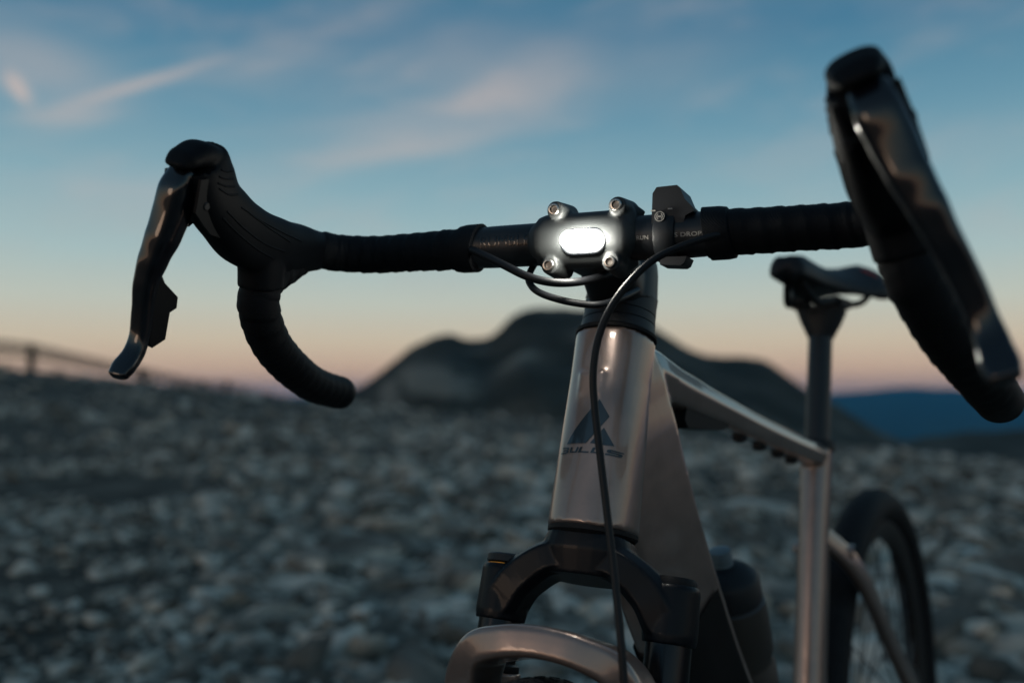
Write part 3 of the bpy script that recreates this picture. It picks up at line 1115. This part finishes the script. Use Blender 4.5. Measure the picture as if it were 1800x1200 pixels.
bar_text('RUMBLE', 886, 424, 0.0125, M_INKD, bar, r=0.01592, width=0.040)
bar_text('RUN', 1129, 418, 0.0042, M_INKL, bar, r=0.01592)
bar_text('S DROPBAR', 1222, 411, 0.0042, M_INKL, bar, r=0.01592, width=0.0285)
for px, py in ((1099, 391), (1100, 446), (1104, 411)):
    bar_text('-' if py != 411 else ':', px, py, 0.006, M_INKL, bar, 'scale_mark', r=0.01592)

# tape path in handlebar coordinates, from the tops through the drop to the plug
tops = [(0, 0.088, 0), (0, 0.115, 0), (0, 0.15, 0), (0, 0.180, 0.0), (0.010, 0.207, 0.001), (0.034, 0.222, 0.001)]
drop = [hl(*q) for q in ((500, 466, -.003), (468, 488, -.007), (455, 522, -.010), (460, 563, -.011), (481, 610, -.010), (517, 650, -.007), (555, 677, -.003), (598, 690, 0))]
TP = tops + drop
TR = [0.0166, 0.0157, 0.0151, 0.0150, 0.0150, 0.0150] + [0.0150, 0.0150, 0.0152, 0.0152, 0.0152, 0.0152, 0.0152, 0.0150]
for side in (-1, 1):
    nW = wl(HNL, side) - O_
    pts, rr = spline([wl(c, side) for c in TP], [(r, r, 0) for r in TR], 16)
    rr = [(r[0], r[1]) for r in rr]
    ref = EZ

    def mod(L, th, s=side):
        ph = (L / 0.0135 + s * th / (2 * math.pi)) % 1.0
        kk = 0.75 + 0.5 * ((math.sin(math.floor(L / 0.0135 + s * th / (2 * math.pi)) * 12.9898) * 43758.5453) % 1.0)
        return kk * (0.0009 * ph if ph < 0.9 else 0.0009 * (1 - ph) / 0.1 * 0.9) - 0.0004 + 0.00012 * math.sin(L * 900 + th * 3)
    # parallel frames along the bent bar
    bm = bmesh.new()
    n = 36
    rings = []
    B = EZ.copy()
    L = 0
    for i, q in enumerate(pts):
        T = (pts[min(i + 1, len(pts) - 1)] - pts[max(i - 1, 0)]).normalized()
        B = (B - T * B.dot(T)).normalized()
        N_ = T.cross(B)
        if i:
            L += (q - pts[i - 1]).length
        rings.append([bm.verts.new(q + (N_ * math.cos(2 * math.pi * j / n) + B * math.sin(2 * math.pi * j / n)) * (rr[i][0] + mod(L, 2 * math.pi * j / n))) for j in range(n)])
    for r0, r1 in zip(rings, rings[1:]):
        for j in range(n):
            bm.faces.new((r0[j], r0[(j + 1) % n], r1[(j + 1) % n], r1[j]))
    bm.faces.new(rings[0])
    bm.faces.new(rings[-1][::-1])
    tape = link('bar_tape', bm, M_TAPE, bar, True, 50)
    # finishing strip at the inner end
    bm = bmesh.new()
    a = wl((0, 0.0865, 0), side)
    b = wl((0, 0.105, 0), side)
    sl = EX * 0.0
    prof = [(0, 0.0163), (0.0006, 0.0185), (0.012, 0.0184), (0.017, 0.0176), (0.018, 0.016)]
    lathe(bm, a, b - a, prof, 40)
    for v in bm.verts:                                          # cut on the slant
        q = v.co - O_
        v.co += EY * side * (0.16 * q.dot(EZ)) * -1
    link('finishing_tape', bm, M_TAPE, bar)
    # plug
    T = (pts[-1] - pts[-2]).normalized()
    bm = bmesh.new()
    lathe(bm, pts[-1] - T * 0.003, T, [(0, 0.0148), (0.0045, 0.0150), (0.0068, 0.0140), (0.0078, 0.011), (0.008, 0.004)], 32)
    link('bar_plug', bm, M_PLAST, bar)

# ---- brake hoods, levers and shift paddles
for side in (-1, 1):
    nW = (wl(HNL, side) - O_).normalized()
    hp = lambda px, py, out=0.0: wl(hl(px, py, out), side)
    bm = bmesh.new()
    # foot wrapped round the bend of the bar
    path = [(548, 439, 0), (512, 436, -.003), (472, 432, -.006), (429, 412, -.007), (396, 378, -.006), (372, 346, -.004), (362, 312, -.002), (356, 288, 0), (353, 281, 0)]
    rads = [(0.0162, 0.0160), (0.0195, 0.0168), (0.0225, 0.0172), (0.0222, 0.0168), (0.0200, 0.0165), (0.0190, 0.0165), (0.0188, 0.0160), (0.0178, 0.0152), (0.0165, 0.0142)]
    pp, rr = spline([hp(*q) for q in path], rads, 6)
    sweep(bm, pp, rr, nW, 28, 2.6, (True, False))
    # down onto the drop
    pp, rr = spline([hp(*q) for q in ((452, 425, -.006), (459, 465, -.008), (458, 505, -.010))], [(0.0165, 0.016), (0.0162, 0.0162), (0.0158, 0.0158)], 6)
    sweep(bm, pp, rr, nW, 28, 2.3)
    # nose overhanging the lever
    pp, rr = spline([hp(*q) for q in ((376, 277), (350, 270), (326, 277), (309, 288))], [(0.0070, 0.0120), (0.0085, 0.0135), (0.0060, 0.0122), (0.0030, 0.0095)], 5)
    sweep(bm, pp, rr, nW, 24, 2.6, (True, True))
    hood = fuse('brake_hood', bm, M_HOOD, bike, 0.0013, 7, 0.5)
    HB = BVHTree.FromPolygons([v.co for v in hood.data.vertices], [p.vertices[:] for p in hood.data.polygons])
    # raised grip ribs moulded into the rubber
    if side < 0:
        ribs = []
        for line in ([(409, 301), (400, 302), (390, 299)], [(410, 314), (398, 315), (386, 311)], [(412, 328), (398, 328), (384, 322)], [(418, 342), (402, 342), (386, 332)],
                     [(400, 372), (430, 402), (465, 428), (500, 442)], [(392, 384), (420, 412), (452, 438), (480, 454)], [(425, 365), (460, 388), (500, 410), (530, 424)], [(440, 376), (475, 402), (510, 425)]):
            hits = []
            for px, py in line:
                h = HB.ray_cast(CAM, ray(px, py).normalized(), 3)
                if h[0]:
                    q = h[0] - O_
                    hits.append((q.dot(EX), -q.dot(EY), q.dot(EZ)))
            if len(hits) > 1:
                ribs.append(hits)
    bm = bmesh.new()
    for hits in ribs:
        pts = []
        for c in spline(hits, None, 5):
            h = HB.find_nearest(wl(c, side))
            pts.append(h[0])
        sweep(bm, pts, (0.0007, 0.0007), nW, 8, 2, (True, True))
    link('grip_rib', bm, M_HOOD, hood)
    # pivot side plate
    for sgn in (-1, 1):
        bm = bmesh.new()
        poly = [(322, 306), (334, 304), (352, 345), (367, 400), (358, 408), (340, 402), (328, 388), (312, 364)]
        prism(bm, [hp(px, py) + nW * sgn * 0.0132 for px, py in poly], nW * sgn * 0.0024)
        bevel(bm, 0.0008, 2)
        link('side_plate', bm, M_DARK, hood)
    bm = bmesh.new()
    lathe(bm, hp(331, 352) - nW * 0.0165, nW, [(0, 0.0022), (0.0006, 0.0028), (0.0324, 0.0028), (0.033, 0.0022)], 20)
    link('pivot_pin', bm, M_PLAST, hood)
    # lever blade
    bm = bmesh.new()
    lp = [(322, 310, .002), (311, 336, .002), (302, 372, .003), (288, 412, .004), (271, 452, .006), (257, 495, .0075), (251, 545, .007), (245, 590, .005), (235, 620, .003), (218, 644, .001), (209, 657, 0)]
    lr = [(0.0080, 0.0100), (0.0095, 0.0110), (0.0100, 0.0108), (0.0095, 0.0100), (0.0078, 0.0088), (0.0062, 0.0076), (0.0053, 0.0068), (0.0046, 0.0064), (0.0042, 0.0072), (0.0040, 0.0080), (0.0036, 0.0070)]
    pp, rr = spline([hp(*q) for q in lp], lr, 6)
    sweep(bm, pp, rr, nW, 28, 3.4, (True, True))
    lever = link('brake_lever', bm, M_LEVER, bike, True, 60)
    # slot on the blade's face
    LB = None
    # shift paddle behind the blade
    bm = bmesh.new()
    poly = [(283, 480), (288, 493), (311, 518), (309, 537), (297, 545), (289, 592), (266, 607), (262, 600), (264, 560), (270, 520), (277, 490)]
    prism(bm, [hp(px - 9, py, 0.006) - nW * 0.0055 for px, py in poly], nW * 0.011)
    bevel(bm, 0.0022, 3)
    link('shift_paddle', bm, M_DARK, lever)

# ---- remote control clamped to the bar
bm = bmesh.new()
sil = [(1145, 392), (1147, 340), (1154, 329), (1162, 328), (1190, 325), (1195, 329), (1204, 350), (1219, 365), (1219, 371), (1205, 378), (1200, 395)]
front = [bf(px, py, 0.0145) for px, py in sil]
prism(bm, front, -EX * 0.032)
bevel(bm, 0.0016, 2)
remote = link('remote_control', bm, M_PLAST, bike)
bm = bmesh.new()
a = O_ + EY * (bf(1147, 420, 0.017) - O_).dot(EY)
b = O_ + EY * (bf(1184, 418, 0.017) - O_).dot(EY)
lathe(bm, a, b - a, [(0, 0.0160), (0.0002, 0.0180), (0.001, 0.0185), ((b - a).length - 0.001, 0.0185), ((b - a).length - 0.0002, 0.0180), ((b - a).length, 0.016)], 44)
link('clamp_band', bm, M_PLAST, remote)
bm = bmesh.new()
prism(bm, [bf(px, py, 0.010) for px, py in ((1160, 452), (1207, 450), (1202, 462), (1196, 466), (1186, 466), (1160, 465))], -EX * 0.022)
bevel(bm, 0.0012, 2)
link('clamp_foot', bm, M_PLAST, remote)
# round emblem: ring, bar and two arcs
ec = bf(1159.5, 380.5, 0.0172)
bm = bmesh.new()
lathe(bm, ec - EX * 0.006, EX, [(0, 0.0040), (0.006, 0.0040), (0.0062, 0.0036)], 28)
pad = link('emblem', bm, M_PLAST, remote)
bm = bmesh.new()
n = 28


def annulus(bm, c, r0, r1, a0=0, a1=360, h=0.0003):
    k = 28
    ins, outs = [], []
    for i in range(k + 1):
        t = rad(a0 + (a1 - a0) * i / k)
        dv = EY * math.cos(t) + EZ * math.sin(t)
        ins.append(bm.verts.new(c + EX * h + dv * r0))
        outs.append(bm.verts.new(c + EX * h + dv * r1))
    for i in range(k):
        bm.faces.new((ins[i], outs[i], outs[i + 1], ins[i + 1]))


annulus(bm, ec, 0.0030, 0.0034)
annulus(bm, ec, 0.0017, 0.0022, -60, 60)
annulus(bm, ec, 0.0017, 0.0022, 120, 240)
for zz in (-0.0003,):
    vv = [bm.verts.new(ec + EX * 0.0003 + EY * a + EZ * b) for a, b in ((-0.0012, -0.0004), (0.0012, -0.0004), (0.0012, 0.0004), (-0.0012, 0.0004))]
    bm.faces.new(vv)
link('emblem', bm, M_INKL, remote, False)
for px, py in ((1148, 370.5), (1178, 367)):
    bm = bmesh.new()
    prism(bm, [bf(px + a, py + b, 0.0146) for a, b in ((-4, -1), (4, -1.4), (4, 0.8), (-4, 1.2))], EX * 0.0003)
    link('scale_mark', bm, M_INKL, remote, False)


# ---- hoses
def hose(pts, r=0.0026, nm='brake_hose'):
    bm = bmesh.new()
    sweep(bm, spline(pts, None, 10), (r, r), (0.3, 0.2, 0.9), 16, 2, (True, True))
    return link(nm, bm, M_HOSE, bike, True, 60)


hose([bf(*q) for q in ((800, 430, 0.006), (832, 440, 0.016), (880, 463, 0.026), (925, 485, 0.032), (968, 496, 0.030), (1010, 496, 0.020), (1050, 488, 0.0), (1100, 470, -0.03))], 0.0030)
hose([bf(*q) for q in ((945, 455, -0.012), (932, 478, -0.004), (930, 495, 0.006), (946, 513, 0.016), (985, 527, 0.020), (1030, 535, 0.012), (1062, 534, 0.004), (1095, 522, -0.02), (1120, 510, -0.05))], 0.0026)
hose([bf(*q) for q in ((1285, 409, 0.010), (1250, 416, 0.019), (1200, 432, 0.026), (1150, 456, 0.036), (1110, 492, 0.046), (1076, 537, 0.052), (1053, 590, 0.056), (1043, 650, 0.060), (1045, 710, 0.062), (1055, 800, 0.068),
                       (1067, 900, 0.074), (1080, 1010, 0.082), (1089, 1100, 0.090), (1097, 1200, 0.096))] + [FK(0.20, 0.082, 0.075), FK(0.13, 0.090, 0.045), FK(0.075, 0.088, 0.010), FK(0.055, 0.078, -0.012)], 0.0025)

# ---- fork
bm = bmesh.new()
cz = HT0 - 0.006
sweep(bm, [FK(cz, 0, 0), FK(cz - 0.012, 0, 0.001), FK(cz - 0.030, 0, 0.003)], [(0.030, 0.032), (0.029, 0.036), (0.023, 0.030)], FY, 28, 2.6)
for s_ in (-1, 1):
    pp, rr = spline([FK(cz - 0.014, 0, 0.002), FK(cz - 0.018, s_ * 0.026, 0.003), FK(cz - 0.034, s_ * 0.049, 0.003), FK(cz - 0.052, s_ * 0.0615, 0.001), FK(0.376, s_ * 0.0635, 0)],
                    [(0.0135, 0.024), (0.0130, 0.0225), (0.0145, 0.0185), (0.0155, 0.0172), (0.0150, 0.0155)], 6)
    sweep(bm, pp, rr, FX, sect=[(1, 0.62), (0.66, 1), (-0.66, 1), (-1, 0.62), (-1, -0.62), (-0.66, -1), (0.66, -1), (1, -0.62)])
    sweep(bm, [FK(0.357, s_ * 0.064, 0), FK(0.363, s_ * 0.064, 0), FK(0.394, s_ * 0.064, 0), FK(0.397, s_ * 0.064, 0)], [(0.0185, 0.0185), (0.0195, 0.0195), (0.0190, 0.0190), (0.0175, 0.0175)], FX, 30)
crown = fuse('fork_crown', bm, M_CROWN, bike, 0.0012, 2, 0.5)
# caps on the legs
bm = bmesh.new()
lathe(bm, FK(0.3955, -0.064, 0), us, [(0, 0.0160), (0.0020, 0.0160), (0.0021, 0.0130)], 32)
link('dial_ring', bm, M_ORANGE, crown)
bm = bmesh.new()
lathe(bm, FK(0.3978, -0.064, 0), us, [(0, 0.0150), (0.0012, 0.0168), (0.0060, 0.0165), (0.0072, 0.0150), (0.0073, 0.001)], 20)
link('dial', bm, M_PLAST, crown)
bm = bmesh.new()
lathe(bm, FK(0.3955, 0.064, 0), us, [(0, 0.0165), (0.004, 0.0162), (0.0065, 0.0145), (0.0066, 0.001)], 32)
link('air_cap', bm, M_DARK, crown)
for s_ in (-1, 1):
    bm = bmesh.new()
    sweep(bm, [FK(0.12, s_ * 0.064, 0), FK(0.37, s_ * 0.064, 0)], (0.0160, 0.0160), FX, 40)
    link('stanchion', bm, M_STAN, bike)
    bm = bmesh.new()
    lathe(bm, FK(0.322, s_ * 0.064, 0), us, [(-0.004, 0.0165), (0.0, 0.0192), (0.0040, 0.0190), (0.0055, 0.0165)], 36)
    link('wiper_seal', bm, M_PLAST, bike)
bm = bmesh.new()
sweep(bm, [FK(0.020, 0.058, -0.030), FK(0.040, 0.060, -0.028), FK(0.085, 0.062, -0.018), FK(0.100, 0.062, -0.014)], [(0.012, 0.014), (0.017, 0.017), (0.017, 0.017), (0.010, 0.012)], FX, 20, 3.0)
link('brake_caliper', bm, M_DARK, bike)
# lowers with the arch in front of the stanchions
bm = bmesh.new()
for s_ in (-1, 1):
    pp, rr = spline([FK(0.322, s_ * 0.064, 0.0), FK(0.295, s_ * 0.0645, 0.0), FK(0.15, s_ * 0.065, 0.006), FK(0.03, s_ * 0.065, 0.03), FK(-0.012, s_ * 0.064, 0.050)],
                    [(0.0205, 0.0205), (0.0215, 0.0215), (0.0195, 0.0195), (0.018, 0.016), (0.020, 0.012)], 6)
    sweep(bm, pp, rr, FX, 28, 2.2)
ARC = [(0.262, 0.066, 0.012), (0.292, 0.0620, 0.028), (0.318, 0.0570, 0.046), (0.3355, 0.0465, 0.056), (0.3425, 0.026, 0.062), (0.3448, 0.008, 0.063)]
arc = [FK(a, -b, c) for a, b, c in ARC] + [FK(a, b, c) for a, b, c in reversed(ARC)]
ar = [(0.018, 0.016), (0.0165, 0.0165), (0.0135, 0.0200), (0.0115, 0.0210), (0.0106, 0.0210), (0.0104, 0.0210)]
pp, rr = spline(arc, ar + ar[::-1], 6)
sweep(bm, pp, rr, FX, 40, 7.0)
lowers = fuse('fork_lowers', bm, M_PAINT, bike, 0.0012, 3, 0.5)


# ---- wheels
def wheel(name, c, axv, fwd, upv, r_=0.340, tw=0.0235, nsp=28):
    root = bpy.data.objects.new(name, None)
    COL.objects.link(root)
    root.parent = bike
    na = 96

    def ringmesh(prof, nseg=na, mod=None):
        bm = bmesh.new()
        rings = []
        for k in range(nseg):
            t = 2 * math.pi * k / nseg
            dv = fwd * math.cos(t) + upv * math.sin(t)
            rings.append([bm.verts.new(c + dv * rr_ + axv * l_) for l_, rr_ in prof])
        m_ = len(prof)
        for k in range(nseg):
            r0, r1 = rings[k], rings[(k + 1) % nseg]
            for j in range(m_):
                bm.faces.new((r0[j], r0[(j + 1) % m_], r1[(j + 1) % m_], r1[j]))
        return bm
    prof = []
    for j in range(20):
        t = 2 * math.pi * j / 20
        prof.append((tw * math.sin(t), r_ - tw - 0.001 + tw * math.cos(t)))
    link('tyre', ringmesh(prof), M_TYRE, root)
    link('rim', ringmesh([(-0.013, r_ - 0.044), (0.013, r_ - 0.044), (0.0135, r_ - 0.056), (0.006, r_ - 0.078), (-0.006, r_ - 0.078), (-0.0135, r_ - 0.056)]), M_RIM, root)
    bm = bmesh.new()
    lathe(bm, c - axv * 0.055, axv, [(0, 0.010), (0.012, 0.012), (0.018, 0.026), (0.023, 0.026), (0.028, 0.016), (0.082, 0.016), (0.087, 0.026), (0.092, 0.026), (0.098, 0.012), (0.110, 0.010)], 24)
    link('hub', bm, M_RIM, root)
    bm = bmesh.new()
    lathe(bm, c + axv * 0.042, axv, [(0, 0.080), (0.002, 0.080)], 40)
    link('brake_disc', bm, M_SPOKE, root)
    for k in range(nsp):
        t = 2 * math.pi * k / nsp
        t2 = t + (0.5 if (k // 2) % 2 else -0.5)
        sd = 1 if k % 2 else -1
        a = c + (fwd * math.cos(t2) + upv * math.sin(t2)) * 0.024 + axv * sd * 0.034
        b = c + (fwd * math.cos(t) + upv * math.sin(t)) * (r_ - 0.077)
        bm = bmesh.new()
        sweep(bm, [a, b], (0.0011, 0.0011), axv, 6)
        link('spoke', bm, M_SPOKE, root)
    # tread blocks in three rows
    bm = bmesh.new()
    for k in range(150):
        t = 2 * math.pi * k / 150
        dv = fwd * math.cos(t) + upv * math.sin(t)
        tv = -fwd * math.sin(t) + upv * math.cos(t)
        for ang in ((-38, -13, 13, 38) if k % 2 else (-26, 0, 26)):
            nn = dv * math.cos(rad(ang)) + axv * math.sin(rad(ang))
            lt = axv * math.cos(rad(ang)) - dv * math.sin(rad(ang))
            ctr = c + dv * (r_ - tw - 0.001) + nn * (tw - 0.001)
            q = [ctr + tv * a + lt * b for a, b in ((-0.0045, -0.0022), (0.0045, -0.0022), (0.0045, 0.0022), (-0.0045, 0.0022))]
            prism(bm, q, nn * 0.0012)
    tag(link('tread', bm, M_TYRE, root, False), kind='stuff')
    return root


wheel('front_wheel', FK(-0.009, 0, 0.05), FY.normalized(), FX.normalized(), FZ.normalized(), 0.335)
wheel('rear_wheel', F_(-1.06, 0, 0.352), MIDN, RX @ V((1, 0, 0)), RX @ V((0, 0, 1)), 0.344, 0.0262)

# ---- seat post and saddle
sd = RX @ st
sp0, sp1 = F_(*(BBP + st * 0.49)), F_(*(BBP + st * 0.680))
bm = bmesh.new()
sweep(bm, [sp0, sp1], (0.0155, 0.0155), Yf, 28)
post = link('seat_post', bm, M_ALLOY, bike)
bm = bmesh.new()
lathe(bm, F_(*(BBP + st * 0.508)), sd, [(0, 0.0205), (0.001, 0.0222), (0.012, 0.0222), (0.013, 0.018)], 28)
link('seat_clamp', bm, M_PLAST, post)
hd = F_(*(BBP + st * 0.685))
bm = bmesh.new()
sweep(bm, [hd - sd * 0.022, hd, hd + sd * 0.016], [(0.0160, 0.0160), (0.024, 0.026), (0.028, 0.032)], Yf, 24, 2.6)
for s_ in (-1, 1):
    sweep(bm, [hd + sd * 0.004, hd + sd * 0.022 + MIDN * s_ * 0.024], (0.011, 0.009), (1, 0, 0), 14)
    sweep(bm, [hd + sd * 0.026 + MIDN * s_ * 0.026 + V((-0.025, 0, 0)), hd + sd * 0.026 + MIDN * s_ * 0.026 + V((0.025, 0, 0))], (0.0085, 0.0075), (0, 0, 1), 14, 2.6)
link('rail_clamp', bm, M_PLAST, post)
SZ = 1.000
sxc = hd.x
# stations: forward of the clamp, half width, height of the top, thickness, droop of the edges
stn = [(0.152, 0.012, 0.000, 0.018, 0.008), (0.146, 0.020, 0.003, 0.030, 0.010), (0.11, 0.0225, 0.004, 0.036, 0.012), (0.05, 0.025, 0.000, 0.034, 0.012), (0.0, 0.037, -0.003, 0.032, 0.014),
       (-0.05, 0.057, 0.002, 0.034, 0.024), (-0.085, 0.071, 0.005, 0.048, 0.024), (-0.112, 0.075, 0.008, 0.050, 0.025), (-0.126, 0.070, 0.007, 0.042, 0.024), (-0.132, 0.061, 0.005, 0.022, 0.020)]
bm = bmesh.new()
pr = [V((a, b, c)) for a, b, c, _, _ in stn]
rings = []
nS = 28
for fx, hw, zt, th_, dro in stn:
    ring = []
    for j in range(nS):
        t = 2 * math.pi * j / nS
        y = math.cos(t)
        zz = math.copysign(abs(math.sin(t)) ** 0.8, math.sin(t))
        yy = math.copysign(abs(y) ** 0.7, y)
        z_ = (zz if zz > 0 else zz * 0.8) * th_ / 2
        cut = -0.006 * math.exp(-(yy * hw / 0.010) ** 2) if zz > 0.2 else 0
        ring.append(bm.verts.new(F_(sxc + fx, yy * hw, SZ + zt - dro * yy * yy + z_ + cut)))
    rings.append(ring)
for r0, r1 in zip(rings, rings[1:]):
    for j in range(nS):
        bm.faces.new((r0[j], r0[(j + 1) % nS], r1[(j + 1) % nS], r1[j]))
bm.faces.new(rings[0])
bm.faces.new(rings[-1][::-1])
bmesh.ops.subdivide_edges(bm, edges=bm.edges[:], cuts=1, use_grid_fill=True, smooth=0.6)
saddle = link('saddle', bm, M_SADDLE, bike, True, 0)
for s_ in (-1, 1):
    bm = bmesh.new()
    pts = spline([F_(sxc + 0.115, s_ * 0.008, SZ - 0.016), F_(sxc + 0.085, s_ * 0.018, SZ - 0.040), F_(sxc + 0.03, s_ * 0.024, hd.z + 0.026), F_(sxc - 0.03, s_ * 0.026, hd.z + 0.026), F_(sxc - 0.075, s_ * 0.036, SZ - 0.030), F_(sxc - 0.105, s_ * 0.045, SZ - 0.012)], None, 6)
    sweep(bm, pts, (0.0046, 0.0046), (0, 1, 0), 10)
    link('saddle_rail', bm, M_DARK, saddle)
    bm = bmesh.new()
    SBV = BVHTree.FromPolygons([v.co for v in saddle.data.vertices], [p.vertices[:] for p in saddle.data.polygons])
    pts = []
    for k in range(9):
        q = F_(sxc - 0.070 - 0.005 * k, s_ * (0.047 + 0.0018 * k), SZ + 0.03 - 0.010 * k)
        nq = SBV.find_nearest(q)
        pts.append(nq[0] + nq[1] * 0.0004)
    sweep(bm, pts, (0.0014, 0.0014), (0, 0, 1), 8)
    link('trim_line', bm, M_RED, saddle)

# ---- cranks (below the picture)
bm = bmesh.new()
lathe(bm, F_(BBP.x, -0.062, BBP.z), MIDN, [(0, 0.082), (0.003, 0.084), (0.006, 0.082)], 48)
link('chainring', bm, M_RIM, bike)
for s_, dx in ((-1, 1), (1, -1)):
    bm = bmesh.new()
    sweep(bm, [F_(BBP.x, s_ * 0.072, BBP.z), F_(BBP.x + dx * 0.165, s_ * 0.080, BBP.z - 0.03)], [(0.017, 0.008), (0.012, 0.007)], Yf, 14, 2.6, (True, True))
    crank = link('crank', bm, M_RIM, bike)
    bm = bmesh.new()
    e = F_(BBP.x + dx * 0.165, s_ * 0.092, BBP.z - 0.03)
    prism(bm, [e + V((a, 0, b)) for a, b in ((-0.045, -0.008), (0.045, -0.008), (0.045, 0.008), (-0.045, 0.008))], MIDN * s_ * 0.09)
    bevel(bm, 0.004, 2)
    link('pedal', bm, M_PLAST, crank)

# ---- bottle on the down tube
bt, bb = mid(1268, 985), mid(1312, 1250)
bx = (bb - bt).normalized()
bottle = bpy.data.objects.new('water_bottle', None)
COL.objects.link(bottle)
tag(bottle, 'dark brown water bottle with black cap standing on the down tube', 'bottle')
bm = bmesh.new()
lathe(bm, bt, bx, [(0.040, 0.031), (0.044, 0.0355), (0.060, 0.0365), (0.095, 0.0365), (0.10, 0.034), (0.108, 0.034), (0.113, 0.0365), (0.180, 0.0365), (0.186, 0.033)], 40)
link('bottle_body', bm, M_BOTTLE, bottle)
bm = bmesh.new()
lathe(bm, bt, bx, [(0.004, 0.012), (0.008, 0.022), (0.014, 0.030), (0.020, 0.0335), (0.040, 0.0340), (0.0415, 0.032)], 40)
link('bottle_cap', bm, M_PLAST, bottle)
bm = bmesh.new()
lathe(bm, bt, -bx, [(-0.006, 0.0110), (0.003, 0.0105), (0.004, 0.0115), (0.011, 0.0105), (0.012, 0.006)], 24)
link('nozzle', bm, M_NOZZLE, bottle)
bm = bmesh.new()
sweep(bm, [bt + bx * 0.19 - V((0.05, 0, 0.02)), bt + bx * 0.198, bt + bx * 0.198 + V((0.04, 0, 0.01))], (0.006, 0.02), Yf, 10)
link('bottle_cage', bm, M_PLAST, bike)

# ------------------------------------------------------------------ haze
hz = 1
if hz:
    R_ = 15500
    bm = bmesh.new()
    bmesh.ops.create_cube(bm, size=1)
    for v in bm.verts:
        v.co = V((CAM.x + v.co.x * 2 * R_, CAM.y + v.co.y * 2 * R_, -470 if v.co.z < 0 else 160))
    m = bpy.data.materials.new('haze')
    m.use_nodes = True
    m.node_tree.nodes.clear()
    pv = m.node_tree.nodes.new('ShaderNodeVolumePrincipled')
    pv.inputs['Color'].default_value = (0.06, 0.50, 0.92, 1)
    pv.inputs['Density'].default_value = 4.5e-5
    pv.inputs['Anisotropy'].default_value = 0.0
    mo = m.node_tree.nodes.new('ShaderNodeOutputMaterial')
    m.node_tree.links.new(pv.outputs[0], mo.inputs['Volume'])
    tag(link('haze', bm, m, None, False), kind='stuff')
